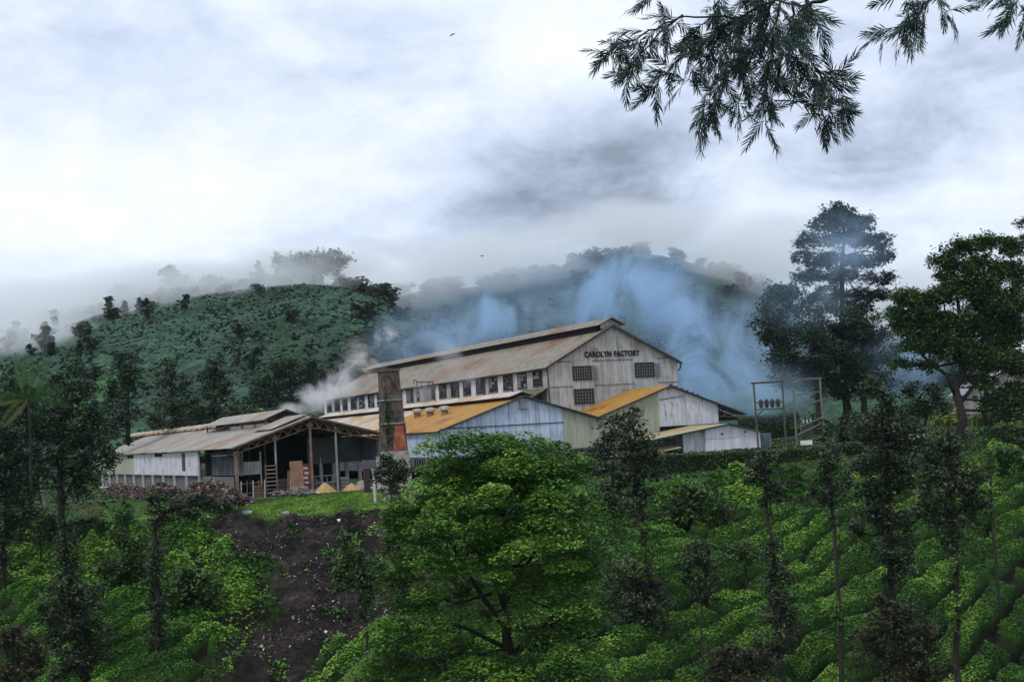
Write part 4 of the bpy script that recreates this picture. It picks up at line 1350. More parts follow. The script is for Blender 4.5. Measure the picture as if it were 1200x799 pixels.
window_front(fac, 76.95, 79.45, 5.42, 7.12, FV0 - 0.06, 8, 5)
window_front(fac, 85.25, 87.9, 5.45, 7.25, FV0 - 0.06, 8, 5)
window_front(fac, 77.0, 79.6, 2.65, 4.45, FV0 - 0.06, 7, 5)
window_front(fac, 85.4, 88.3, 3.75, 4.15, FV0 - 0.06, 3, 1)
for (a, b) in ((79.5, 80.25), (87.95, 88.6)):     # open shutters beside the two upper windows
    s_ = MB()
    for k in range(5):
        z = 5.5 + k * 0.39
        s_.box(a, b, FV0 - 0.22 - 0.02 * k, FV0 - 0.13, z - 0.03, z + 0.03)
    for k in range(4):
        x = a + (b - a) * k / 3
        s_.box(x - 0.025, x + 0.025, FV0 - 0.26, FV0 - 0.225, 5.45, 7.1)
    s_.box(a, a + 0.06, FV0 - 0.30, FV0 - 0.27, 5.42, 7.12)
    fac.part('shutter', s_, M_bar)
# raised lettering
tcu = bpy.data.curves.new('lettering', 'FONT')
tcu.body = 'CAROLYN FACTORY'
tcu.size = 1.0
tcu.extrude = 0.03
tcu.offset = 0.045
tcu.space_character = 1.08
tcu.space_word = 1.3
tobj = bpy.data.objects.new('lettering_source', tcu)
C.objects.link(tobj)
bpy.context.view_layer.update()
dg = bpy.context.evaluated_depsgraph_get()
tme = bpy.data.meshes.new_from_object(tobj.evaluated_get(dg))
bpy.data.objects.remove(tobj)
co = np.array([v.co for v in tme.vertices])
lo, hi = co.min(0), co.max(0)
ul, zl = onv(684.5, 419.2, FV0)
ur_, zr_ = onv(749.5, 416.6, FV0)
sx = (ur_ - ul) / (hi[0] - lo[0]); sz = 0.70 / (hi[1] - lo[1])
z0l = (zl + zr_) / 2
for v in tme.vertices:
    x, y, z = v.co
    v.co = ((x - lo[0]) * sx + ul - FU0, -0.11 - z, (y - lo[1]) * sz + z0l - FB)
tme.materials.clear()
tme.materials.append(plain('letter_black', (0.012, 0.016, 0.024), 0.7, 0.2))
link('lettering', tme, fac.root)
# long side: windows, piers and downpipes
nwin = 20
pitch = (FV1 - FV0 - 1.2) / nwin
zs0, zs1 = 5.05, 6.85
win_meshes = None
for i in range(nwin):
    va = FV0 + 0.7 + i * pitch + 0.9
    vb = va + pitch * 0.58
    fw = 0.09
    x = FU0
    f = MB()
    f.box(x - 0.10, x - 0.01, va, vb, zs1 - fw, zs1).box(x - 0.14, x - 0.01, va - 0.05, vb + 0.05, zs0 - 0.04, zs0 + fw)
    f.box(x - 0.10, x - 0.01, va, va + fw, zs0 + fw, zs1 - fw).box(x - 0.10, x - 0.01, vb - fw, vb, zs0 + fw, zs1 - fw)
    w_ = fac.part('window', f, M_frame)
    n_, m_ = 3, 4
    pn = MB(); bars = MB()
    broken = R.random() < 0.45
    gl = MB()
    for a in range(n_):
        for b in range(m_):
            y0 = va + fw + (vb - va - 2 * fw) * a / n_; y1 = va + fw + (vb - va - 2 * fw) * (a + 1) / n_
            z0 = zs0 + fw + (zs1 - zs0 - 2 * fw) * b / m_; z1 = zs0 + fw + (zs1 - zs0 - 2 * fw) * (b + 1) / m_
            tgt = gl if R.random() < (0.35 if b < 2 else 0.65) else pn
            tgt.box(x - 0.055, x - 0.045, y0 + 0.03, y1 - 0.03, z0 + 0.03, z1 - 0.03)
    pn.box(x - 0.03, x - 0.02, va + fw, vb - fw, zs0 + fw, zs1 - fw)
    fac.part('pane', pn, M_dark, w_)
    if gl.v: fac.part('glass', gl, M_bar if R.random() < 0.5 else M_glass, w_)['kind'] = 'stuff'
    for a in range(1, n_):
        y = va + fw + (vb - va - 2 * fw) * a / n_
        bars.box(x - 0.085, x - 0.058, y - 0.03, y + 0.03, zs0 + fw, zs1 - fw)
    for b in range(1, m_):
        z = zs0 + fw + (zs1 - zs0 - 2 * fw) * b / m_
        bars.box(x - 0.083, x - 0.060, va + fw, vb - fw, z - 0.025, z + 0.025)
    fac.part('glazing_bars', bars, M_frame, w_)['kind'] = 'stuff'
    # pale wall sheet between windows
    fac.part('cladding_panel', MB().box(x - 0.045, x - 0.004, vb + 0.08, vb + pitch * 0.42 - 0.16, 3.6, 7.1), M_white if i % 3 else M_swall)
    fac.part('cladding_panel', MB().box(x - 0.045, x - 0.004, va - 0.02, vb + 0.02, 3.6, zs0 - 0.1), M_swall)
    if i % 2 == 0 and i:
        fac.part('downpipe', MB().tube([(x - 0.16, va - 0.35, 7.2), (x - 0.16, va - 0.35, 1.5)], 0.085, 6), M_frame)
fac.part('gutter', MB().box(FU0 - 0.50, FU0 - 0.34, FV0 - 0.3, FV1 + 0.2, FZE - 0.36, FZE - 0.22), M_frame)
fac.part('downpipe', MB().tube([(FU0 - 0.2, FV0 - 0.12, 7.0), (FU0 - 0.12, FV0 - 0.14, 6.4), (FU0 - 0.12, FV0 - 0.14, 0)], 0.08, 6), M_frame)
fac.part('downpipe', MB().tube([(FU1 + 0.45, FV0 - 0.12, 7.0), (FU1 + 0.5, FV0 - 0.12, 6.5), (FU1 + 0.1, FV0 - 0.12, 6.1)], 0.10, 6), M_frame)
# the roof, in bays of sheets
ov = 0.55
sl = (FZR - FZE) / (FUR - FU0)
nb = 22
for i in range(nb):
    a = FV0 - 0.45 + (FV1 - FV0 + 0.9) * i / nb
    b = FV0 - 0.45 + (FV1 - FV0 + 0.9) * (i + 1) / nb
    dz = R.uniform(0, 0.025)
    for side in (0, 1):
        q = MB()
        if side == 0:
            e = (FU0 - ov, FZE - ov * sl + 0.10); r_ = (FUR, FZR + 0.10)
        else:
            e = (FU1 + ov, FZE - ov * sl + 0.10); r_ = (FUR, FZR + 0.10)
        nseg = 3
        for k in range(nseg):
            t0, t1 = k / nseg, (k + 1) / nseg
            p0 = (e[0] + (r_[0] - e[0]) * t0, e[1] + (r_[1] - e[1]) * t0 + dz)
            p1 = (e[0] + (r_[0] - e[0]) * t1, e[1] + (r_[1] - e[1]) * t1 + dz)
            lap = 0.035 * (nseg - 1 - k) * 0
            q.slab((p0[0], a + 0.003, p0[1]), (p0[0], b - 0.003, p0[1]), (p1[0], b - 0.003, p1[1]), (p1[0], a + 0.003, p1[1]), 0.05)
        fac.part('roof_sheet', q, M_groof)
# fascia on the gable
fac.part('bargeboard', MB().slab((FU0 - ov, FV0 - 0.55, FZE - ov * sl + 0.12), (FU0 - ov, FV0 - 0.46, FZE - ov * sl + 0.12), (FUR, FV0 - 0.46, FZR + 0.13), (FUR, FV0 - 0.55, FZR + 0.13), 0.26), M_frame)
fac.part('bargeboard', MB().slab((FU1 + ov, FV0 - 0.55, FZE - ov * sl + 0.12), (FU1 + ov, FV0 - 0.46, FZE - ov * sl + 0.12), (FUR + 0.002, FV0 - 0.46, FZR + 0.13), (FUR + 0.002, FV0 - 0.55, FZR + 0.13), 0.26), M_frame)
# ridge ventilator along the top: dark slot under a raised cap
mh = 0.75
vent = MB().box(FUR - 1.35, FUR - 1.25, FV0 + 1.2, FV1 - 1.0, FZR - 0.7, FZR - 0.72 + mh + 0.35).box(FUR + 1.25, FUR + 1.35, FV0 + 1.2, FV1 - 1.0, FZR - 0.7, FZR - 0.72 + mh + 0.35)
fac.part('ridge_ventilator', vent, M_dark)
cap = MB()
for s_ in (-1, 1):
    cap.slab((FUR + s_ * 1.9, FV0 - 0.3, FZR + 0.12), (FUR + s_ * 1.9, FV1, FZR + 0.12), (FUR + s_ * 0.002, FV1, FZR + 1.0), (FUR + s_ * 0.002, FV0 - 0.3, FZR + 1.0), 0.06)
fac.part('roof', cap, M_groof)
fac.part('gable_infill', MB().prism([(FUR - 1.3, FZR - 0.3), (FUR + 1.3, FZR - 0.3), (FUR + 1.3, FZR + 0.2), (FUR, FZR + 0.85), (FUR - 1.3, FZR + 0.2)], FV0 + 0.3, FV0 + 0.36), M_gwall)
# small mossy lean-to on the long side
lt = MB().slab((FU0 - 2.6, FV0 + 0.3, 3.55), (FU0 - 2.6, FV0 + 7.5, 3.75), (FU0 - 0.05, FV0 + 7.5, 4.85), (FU0 - 0.05, FV0 + 0.3, 4.75), 0.08)
fac.part('canopy', lt, M_moss)
fac.part('canopy_wall', MB().box(FU0 - 2.3, FU0 - 0.05, FV0 + 0.6, FV0 + 7.3, FB, 3.4), M_in)

# ================= blue shed =================
SU0, SUR, SU1, SV0, SV1 = 54.0, 63.4, 72.3, 138.0, 206.0
SZ0, SZR, SZ1, SB = 0.42, 3.45, 0.72, -3.6
sh = House('blue_gabled_shed', 'shed with pale blue sheet gable and long bright rust-orange roof', 'shed', SU0, SV0, SB)
stop_ = gable_top(SU0, SZ0, SUR, SZR, SU1, SZ1)
q = MB().prism([(SU0, SB), (SU1, SB), (SU1, SZ1), (SUR, SZR), (SU0, SZ0)], SV0, SV0 + 0.2)
q.prism([(SU0, SB), (SU1, SB), (SU1, SZ1), (SUR, SZR), (SU0, SZ0)], SV1 - 0.2, SV1)
q.box(SU0, SU0 + 0.2, SV0 + 0.2, SV1 - 0.2, SB, SZ0 - 0.03).box(SU1 - 0.2, SU1, SV0 + 0.2, SV1 - 0.2, SB, SZ1 - 0.03)
sh.part('wall', q, M_in)
cut = 67.9
us = list(np.linspace(SU0, cut, 10))
panels(sh, us, [-2.4, 0.62, None], SV0, stop_, SUR, lambda i, j: M_blue, gap=0.05)
panels(sh, [cut, 69.4, 70.9, SU1], [-2.2, None], SV0, stop_, SUR, lambda i, j: M_cream, gap=0.02)
sh.part('seam_batten', MB().box(SU0, cut, SV0 - 0.12, SV0 - 0.07, 0.58, 0.66), M_frame)
sh.part('vent_pipe', MB().box(SUR - 0.42, SUR + 0.42, SV0 - 0.3, SV0 - 0.08, 2.2, 3.1), M_duct)
for k in range(5):
    a = SU0 + 0.8 + k * 3.0
    window_front(sh, a, a + 2.2, -3.35, -2.5, SV0 - 0.03, 4, 1)
for a in (70.0,):
    window_front(sh, a - 1.6, a + 0.1, -3.4, -2.3, SV0 - 0.03, 3, 2)
    window_front(sh, a + 0.35, a + 2.0, -3.4, -2.3, SV0 - 0.03, 3, 2)
for k in range(8):   # sheets on the long side
    a = SV0 + 0.05 + k * 2.2
    sh.part('cladding_panel', MB().box(SU0 - 0.05, SU0 - 0.004, a, a + 2.16, -2.2, SZ0 - 0.12), M_blue)
for k in range(4):
    a = SV0 + 0.6 + k * 4.0
    f = MB().box(SU0 - 0.06, SU0 - 0.01, a, a + 3.0, -3.4, -2.4)
    w_ = sh.part('window', f, M_dark)
    b = MB()
    for j in range(5):
        y = a + 3.0 * j / 4
        b.box(SU0 - 0.10, SU0 - 0.065, y - 0.04, y + 0.04, -3.4, -2.4)
    sh.part('glazing_bars', b, M_bar, w_)['kind'] = 'stuff'
so = 0.45
ssl = (SZR - SZ0) / (SUR - SU0); ssr = (SZR - SZ1) / (SU1 - SUR)
nb = 16
for i in range(nb):
    a = SV0 - 0.4 + (SV1 - SV0 + 0.5) * i / nb
    b = SV0 - 0.4 + (SV1 - SV0 + 0.5) * (i + 1) / nb
    dz = R.uniform(0, 0.03)
    mt = M_orange if i < 6 else M_wroof
    sh.part('roof_sheet', MB().slab((SU0 - so, a + .003, SZ0 - so * ssl + .1 + dz), (SU0 - so, b - .003, SZ0 - so * ssl + .1 + dz), (SUR, b - .003, SZR + .1 + dz), (SUR, a + .003, SZR + .1 + dz), .05), mt)
    sh.part('roof_sheet', MB().slab((SU1 + so, a + .003, SZ1 - so * ssr + .1 + dz), (SU1 + so, b - .003, SZ1 - so * ssr + .1 + dz), (SUR, b - .003, SZR + .1 + dz), (SUR, a + .003, SZR + .1 + dz), .05), M_orange)
sh.part('bargeboard', MB().slab((SU0 - so, SV0 - .5, SZ0 - so * ssl + .13), (SU0 - so, SV0 - .41, SZ0 - so * ssl + .13), (SUR, SV0 - .41, SZR + .14), (SUR, SV0 - .5, SZR + .14), .16), M_frame)
sh.part('bargeboard', MB().slab((SU1 + so, SV0 - .5, SZ1 - so * ssr + .13), (SU1 + so, SV0 - .41, SZ1 - so * ssr + .13), (SUR + .002, SV0 - .41, SZR + .14), (SUR + .002, SV0 - .5, SZR + .14), .16), M_frame)
rv = MB()
rv.slab((SUR - 1.5, SV0 - 0.2, SZR + 0.12), (SUR - 1.5, SV1, SZR + 0.12), (SUR, SV1, SZR + 0.62), (SUR, SV0 - 0.2, SZR + 0.62), 0.06)
rv.slab((SUR + 1.5, SV0 - 0.2, SZR + 0.12), (SUR + 1.5, SV1, SZR + 0.12), (SUR + .002, SV1, SZR + 0.62), (SUR + .002, SV0 - 0.2, SZR + 0.62), 0.06)
sh.part('roof', rv, M_wroof)
sh.part('ridge_ventilator', MB().box(SUR - 1.1, SUR - 1.0, SV0 + .6, SV1 - .5, SZR - .3, SZR + .12).box(SUR + 1.0, SUR + 1.1, SV0 + .6, SV1 - .5, SZR - .3, SZR + .12), M_dark)
# three turbine vents on the orange slope
for k, (px, py) in enumerate(((489, 484), (504, 483), (521, 482))):
    ku = SU0 + 5.2
    kv, _ = onu(px, py, ku)
    kz = SZ0 + (ku - SU0) * ssl + 0.1
    vt = sh.part('roof_vent', MB().tube([(ku, kv, kz - .2), (ku, kv, kz + .45)], .42, 8), M_post)
    hd = MB().tube([(ku, kv - .0, kz + .45), (ku, kv, kz + .55), (ku, kv, kz + .85), (ku, kv, kz + .95)], [.35, .62, .62, .2], 10)
    sh.part('cap', hd, M_wroof, vt)
# grey duct with a little railed platform standing over the roof
du, dv = SUR + 4.5, onu(499, 470, SUR + 4.5)[0]
dct = sh.part('duct', MB().box(du - .55, du + .55, dv - .6, dv + .6, 0.5, 6.0), M_duct)
cg = MB()
for (a, b) in ((-.8, -.8), (.8, -.8), (.8, .8), (-.8, .8)):
    cg.bar((du + a, dv + b, 6.02), (du + a, dv + b, 7.0), .10)
for z in (6.06, 6.95):
    cg.bar((du - .8, dv - .8, z), (du + .8, dv - .8, z), .09).bar((du + .8, dv - .8, z), (du + .8, dv + .8, z), .09)
    cg.bar((du + .8, dv + .8, z), (du - .8, dv + .8, z), .09).bar((du - .8, dv + .8, z), (du - .8, dv - .8, z), .09)
cg.bar((du - .8, dv, 6.95), (du - 1.5, dv, 7.3), .1).bar((du - 1.5, dv, 7.3), (du - 1.5, dv, 6.7), .08)
sh.part('railing', cg, M_frame, dct)

# ================= orange-roofed shed against the gable =================
OU0, OUR, OU1, OV0, OV1 = 75.3, 84.45, 90.7, 144.0, 153.0
OZ0, OZR, OB = 1.0, 4.0, -3.5
osl = (OZR - OZ0) / (OUR - OU0); osr = 0.375
OZ1 = OZR - osr * (OU1 - OUR)
og = House('orange_roofed_annex', 'annex with cream and whitewashed gable under a vivid orange roof', 'shed', OU0, OV0, OB)
otop = gable_top(OU0, OZ0, OUR, OZR, OU1, OZ1)
cut = 82.9
og.part('wall', MB().prism([(OU0, OB), (cut, OB), (cut, otop(cut)), (OU0, OZ0)], OV0, OV0 + .2).box(OU0, OU0 + .2, OV0 + .2, OV1 - .01, OB, OZ0 - .02)
        .box(cut, OU1, OV0 + 1.2, OV0 + 1.4, OB, -0.4).box(OU1 - .2, OU1, OV0 + .2, OV1 - .01, -.4, OZ1 - .04), M_in)
panels(og, [OU0, 77.2, 79.1, 81.0, cut], [OB, None], OV0, otop, OUR, lambda i, j: M_cream, gap=0.02)
og.part('wall', MB().prism([(cut, -.5), (OU1, -.3), (OU1, OZ1), (OUR, OZR), (cut, otop(cut))], OV0, OV0 + .15), M_in)
panels(og, list(np.linspace(cut, OU1, 7)), [-.48, None], OV0, otop, OUR, lambda i, j: M_white, gap=0.015)
for k, (a, b) in enumerate(((OU0 + 1.0, 2.2), (OU0 + 3.6, 2.2))):
    window_front(og, a, a + b, -2.9, -2.0, OV0 - .03, 4, 2)
for i in range(4):
    a = OV0 - .4 + (OV1 - OV0 + .38) * i / 4; b = OV0 - .4 + (OV1 - OV0 + .38) * (i + 1) / 4
    dz = R.uniform(0, .03)
    og.part('roof_sheet', MB().slab((OU0 - .5, a + .003, OZ0 - .5 * osl + .1 + dz), (OU0 - .5, b - .003, OZ0 - .5 * osl + .1 + dz), (OUR, b - .003, OZR + .1 + dz), (OUR, a + .003, OZR + .1 + dz), .05), M_orange)
    eu = 94.3 if i == 0 else 95.3
    ez = OZR - osr * (eu - OUR) + .1 - (0.25 if i else 0)
    og.part('roof_sheet', MB().slab((eu, a + .003, ez + dz), (eu, b - .003, ez + dz), (OUR, b - .003, OZR + .1 + dz), (OUR, a + .003, OZR + .1 + dz), .05), M_troof)
og.part('bargeboard', MB().slab((OU0 - .5, OV0 - .5, OZ0 - .5 * osl + .13), (OU0 - .5, OV0 - .41, OZ0 - .5 * osl + .13), (OUR, OV0 - .41, OZR + .14), (OUR, OV0 - .5, OZR + .14), .17), M_frame)
og.part('bargeboard', MB().slab((94.3, OV0 - .5, OZR - osr * (94.3 - OUR) + .13), (94.3, OV0 - .41, OZR - osr * (94.3 - OUR) + .13), (OUR + .002, OV0 - .41, OZR + .14), (OUR + .002, OV0 - .5, OZR + .14), .17), M_frame)
tr = MB()
for vv in (OV0 + .1, OV0 + 4, OV1 - .5):
    tr.bar((OU1, vv, OZ1 - 1.3), (94.6, vv, OZR - osr * (94.6 - OUR) - .15), .12)
    for k in range(4):
        u0 = OU1 + k * .95
        f0 = lambda u: OZ1 - 1.3 + (u - OU1) / (94.6 - OU1) * ((OZR - osr * (94.6 - OUR) - .15) - (OZ1 - 1.3))
        tr.bar((u0, vv, f0(u0)), (u0 + .5, vv, OZR - osr * (u0 + .5 - OUR)), .09).bar((u0 + .5, vv, OZR - osr * (u0 + .5 - OUR)), (u0 + .95, vv, f0(u0 + .95)), .09)
og.part('roof_truss', tr, M_steel)
og.part('seam_batten', MB().bar((cut + .1, OV0 - .09, 2.55), (OUR + 1.8, OV0 - .09, 2.85), .06), M_frame)
for k in range(6):      # little knobs and bolts along the right roof edge
    u0 = OUR + .1 + k * .7
    og.part('ridge_stone', MB().box(u0 - .1, u0 + .12, OV0 - .3, OV0 - .05, OZR - osr * (u0 - OUR) + .17, OZR - osr * (u0 - OUR) + .32), M_frame)

# ================= white low shed =================
WU0, WUR, WU1, WV0, WV1 = 83.3, 86.1, 90.2, 135.0, 142.5
WZR, WZ1, WB = -0.62, -1.55, -3.75
wh = House('white_low_shed', 'low white plastered shed with olive tin roof behind the hedge', 'shed', WU0, WV0, WB)
wsl = (WZR + 1.75) / (WUR - 76.9)
wtop = gable_top(WU0, WZR - wsl * (WUR - WU0), WUR, WZR, WU1, WZ1)
wh.part('wall', MB().prism([(WU0, WB), (WU1, WB), (WU1, WZ1), (WUR, WZR), (WU0, wtop(WU0))], WV0, WV0 + .2)
        .box(WU1 - .2, WU1, WV0 + .2, WV1, WB, WZ1 - .03).box(WU0, WU0 + .2, WV0 + .2, WV1, WB, wtop(WU0) - .03), M_plaster)
wh.part('side_bay', MB().prism([(80.9, WB), (WU0 - .01, WB), (WU0 - .01, wtop(WU0) - .05), (80.9, WZR - wsl * (WUR - 80.9) - .05)], WV0 + .7, WV0 + .85), M_white)
wh.part('rear_wall', MB().box(77.2, 80.88, WV0 + 2.2, WV0 + 2.4, WB, WZR - wsl * (WUR - 77.2) - .1), M_in)
window_front(wh, 79.0, 80.4, -3.2, -2.5, WV0 + 2.17, 3, 1)
window_front(wh, 86.3, 87.7, -3.72, -3.28, WV0 - .01, 2, 1)
for a, z in ((85.35, -1.62), (88.35, -1.55)):
    wh.part('vent_hole', MB().box(a - .16, a + .16, WV0 - .03, WV0 - .005, z - .07, z + .08), M_dark)
wh.part('crack', MB().bar((WU0 + .1, WV0 - .012, -2.05), (86.0, WV0 - .012, -2.1), .03).bar((86.0, WV0 - .012, -2.1), (87.6, WV0 - .012, -1.95), .03), M_concrete)
for i in range(4):
    a = WV0 - .35 + (WV1 - WV0 + .5) * i / 4; b = WV0 - .35 + (WV1 - WV0 + .5) * (i + 1) / 4
    wh.part('roof_sheet', MB().slab((76.9, a + .003, -1.72), (76.9, b - .003, -1.72), (WUR, b - .003, WZR + .08), (WUR, a + .003, WZR + .08), .05), M_olive)
    wh.part('roof_sheet', MB().slab((WU1 + .4, a + .003, WZ1 - .05), (WU1 + .4, b - .003, WZ1 - .05), (WUR, b - .003, WZR + .08), (WUR, a + .003, WZR + .08), .05), M_troof)
wh.part('bargeboard', MB().slab((WU0 - 6.4, WV0 - .42, -1.70), (WU0 - 6.4, WV0 - .36, -1.70), (WUR, WV0 - .36, WZR + .10), (WUR, WV0 - .42, WZR + .10), .12), M_frame)
wh.part('bargeboard', MB().slab((WU1 + .4, WV0 - .42, WZ1 - .03), (WU1 + .4, WV0 - .36, WZ1 - .03), (WUR + .002, WV0 - .36, WZR + .10), (WUR + .002, WV0 - .42, WZR + .10), .12), M_frame)
wh.part('awning', MB().slab((77.6, WV0 - .2, -3.05), (79.9, WV0 - .6, -2.75), (80.1, WV0 + 1.6, -2.45), (77.8, WV0 + 1.6, -2.75), .05), M_olive)
M_aqua = plain('blue_green_glass', (0.10, 0.17, 0.19), 0.25, 0.3, 1.2)
gb = House('glass_lean_to', 'small blue-green glazed box on the right end of the white shed', 'lean-to', 90.4, WV0 + .4, WB)
gb.part('wall', MB().box(90.4, 91.75, WV0 + .4, WV0 + 2.4, WB, -1.95), M_aqua)
gb.part('frame', MB().box(90.35, 91.8, WV0 + .36, WV0 + 2.45, -1.94, -1.86).box(91.72, 91.79, WV0 + .34, WV0 + .40, WB, -1.94).box(91.02, 91.09, WV0 + .34, WV0 + .395, WB, -1.94), M_duct)
# ================= the long open shed on the left =================
LU0, LUR, LU1, LV0, LV1, LB = 30.4, 37.3, 43.7, 126.5, 203.0, -4.55
LE0, LZR, LE1 = -0.05, 2.2, 0.45
lg = House('long_open_shed', 'long low shed with grey rust-streaked roof and open trussed gable on posts', 'shed', LU0, LV0, LB)
lsl = (LZR - LE0) / (LUR - LU0); lsr = (LZR - LE1) / (LU1 - LUR)
nb = 18
for i in range(nb):
    a = LV0 - .5 + (LV1 - LV0) * i / nb; b = LV0 - .5 + (LV1 - LV0) * (i + 1) / nb
    dz = R.uniform(0, .04)
    lg.part('roof_sheet', MB().slab((LU0 - .45, a + .003, LE0 - .45 * lsl + .1 + dz), (LU0 - .45, b - .003, LE0 - .45 * lsl + .1 + dz), (LUR, b - .003, LZR + .1 + dz), (LUR, a + .003, LZR + .1 + dz), .05), M_troof)
    lg.part('roof_sheet', MB().slab((LU1 + .3, a + .003, LE1 - .3 * lsr + .1 + dz), (LU1 + .3, b - .003, LE1 - .3 * lsr + .1 + dz), (LUR, b - .003, LZR + .1 + dz), (LUR, a + .003, LZR + .1 + dz), .05), M_troof)
lg.part('bargeboard', MB().slab((LU0 - .45, LV0 - .6, LE0 - .45 * lsl + .13), (LU0 - .45, LV0 - .51, LE0 - .45 * lsl + .13), (LUR, LV0 - .51, LZR + .14), (LUR, LV0 - .6, LZR + .14), .15), M_steel)
lg.part('bargeboard', MB().slab((LU1 + .3, LV0 - .6, LE1 - .3 * lsr + .13), (LU1 + .3, LV0 - .51, LE1 - .3 * lsr + .13), (LUR + .002, LV0 - .51, LZR + .14), (LUR + .002, LV0 - .6, LZR + .14), .15), M_steel)


def roof_z(u):
    return LE0 + (u - LU0) * lsl if u < LUR else LZR - (u - LUR) * lsr


def truss(v):
    m_ = MB()
    n = 14
    pts = [(LU0 + (LU1 - LU0) * i / n) for i in range(n + 1)]
    low = lambda u: roof_z(u) - 0.42 - 0.28 * math.sin(math.pi * (u - LU0) / (LU1 - LU0)) - 0.1
    for i in range(n):
        a, b = pts[i], pts[i + 1]
        za, zb = roof_z(a) - .08, roof_z(b) - .08
        if a < LUR < b:
            m_.bar((a, v, za), (LUR, v, LZR - .08), .12).bar((LUR, v, LZR - .08), (b, v, zb), .12)
        else:
            m_.bar((a, v, za), (b, v, zb), .12)
        m_.bar((a, v, low(a)), (b, v, low(b)), .10)
        mid = (a + b) / 2
        m_.bar((a, v + .01, low(a)), (mid, v + .01, roof_z(mid) - .1), .085).bar((mid, v + .01, roof_z(mid) - .1), (b, v + .01, low(b)), .085)
        m_.bar((b, v, low(b)), (b, v, roof_z(b) - .1), .055)
    return m_


tm_ = truss(0)
for v in (LV0 - .1, LV0 + 6, LV0 + 12):
    q = MB(); q.v = [(a, b + v, c) for a, b, c in tm_.v]; q.f = tm_.f
    lg.part('roof_truss', q, M_steel)
# posts of the open gable, as they stand in the photograph
for px, pt, pb, mt, wd in ((276, 524, 583, M_post, .26), (322, 515, 570, M_duct, .15), (363, 504, 568, M_post, .20), (393, 508, 569, M_duct, .16)):
    u, zt = onv(px, pt, LV0 - .12)
    ub, zb = onv(px + 3, pb, LV0 - .12)
    ps = lg.part('post', MB().box(u - wd / 2, u + wd / 2, LV0 - .12 - wd / 2, LV0 - .12 + wd / 2, LB - .2, roof_z(u) - .3), mt)
    lg.part('bracket', MB().box(u - .28, u + .28, LV0 - .12 - wd / 2 - .04, LV0 - .12 - wd / 2 - .002, roof_z(u) - .75, roof_z(u) - .45), M_steel, ps)
for v in (LV0 + 6, LV0 + 12):
    for u in (LU0 + 4.2, LU1 - .2):
        lg.part('post', MB().box(u - .07, u + .07, v - .07, v + .07, LB - .2, roof_z(u) - .3), M_steel)
# inner walls: dark interior behind, bluish wall on the right with pale piers and openings
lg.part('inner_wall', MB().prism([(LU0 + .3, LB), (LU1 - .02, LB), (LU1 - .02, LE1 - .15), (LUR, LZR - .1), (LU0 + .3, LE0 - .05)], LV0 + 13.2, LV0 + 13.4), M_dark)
lg.part('inner_wall', MB().box(38.4, LU1 - .05, LV0 + 5.2, LV0 + 5.4, -2.0, LE1 - .05), M_in)
lg.part('inner_wall', MB().box(LU1 - .2, LU1, LV0 + .4, LV0 + 13, -1.9, LE1 - .2), M_in)
for k in range(4):
    u = 39.6 + k * 1.25
    lg.part('pier', MB().box(u - .16, u + .16, LV0 + 5.1, LV0 + 5.35, LB, -2.0), M_duct)
lg.part('pier', MB().box(LU1 - .35, LU1 - .05, LV0 + .1, LV0 + .4, LB, -1.6), M_wpost)
# long side wall: hung sheets above, mesh bay below
v_end = 141.3
npan = 14
for i in range(npan):
    a = v_end + (LV1 - v_end) * i / npan; b = v_end + (LV1 - v_end) * (i + 1) / npan
    zt = LE0 - .12 - (R.random() < .35) * R.uniform(.1, .55)
    lg.part('cladding_panel', MB().box(LU0 - .05 - R.uniform(0, .02), LU0, a + .02, b - .02, -2.55, zt), M_sidewhite if (i < 8 and 'M_sidewhite' in globals()) else (M_white if i < 8 else M_cream))
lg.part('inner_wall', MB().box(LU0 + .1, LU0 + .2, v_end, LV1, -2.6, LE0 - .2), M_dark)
lg.part('rust_stain', MB().box(LU0 - .082, LU0 - .075, v_end + 6.0, v_end + 7.6, -2.1, LE0 - .25), plain('rust_streak', (0.10, 0.055, 0.035), .9, .5, 1.5))
lg.part('corner_post', MB().box(LU0 - .12, LU0 + .06, v_end - .25, v_end - .03, -2.6, LE0 - .1), M_wpost)
# recessed darker corrugated bay nearer the gable
rc = MB()
for k in range(24):
    a = LV0 + 1.2 + k * (v_end - LV0 - 1.6) / 24
    rc.box(LU0 + .9 - (.06 if k % 2 else 0), LU0 + 1.0, a, a + (v_end - LV0 - 1.6) / 24 - .01, -2.55, -.35)
lg.part('corrugated_wall', rc, M_in)
lg.part('shelf', MB().box(LU0 + .3, LU0 + .85, LV0 + 4.5, LV0 + 10.5, -.75, -.68), M_wpost)
lg.part('mesh_wall', MB().box(LU0 + .25, LU0 + .3, LV0 + 2, LV1, LB, -2.62), plain('wire_mesh', (0.14, 0.14, 0.135), .9, .3, 2.0))
for i in range(11):
    a = v_end + i * 6.0
    lg.part('post', MB().box(LU0 - .1, LU0 + .1, a - .1, a + .1, LB, -2.56), M_wpost)
    for k in range(1, 6):
        if a + k < LV1:
            lg.part('batten', MB().box(LU0 + .16, LU0 + .22, a + k - .04, a + k + .04, LB + .4, -2.62), M_concrete)
lg.part('plinth', MB().box(LU0 - .18, LU0 + .24, v_end + .15, LV1, LB - .4, LB + .32), M_wpost)
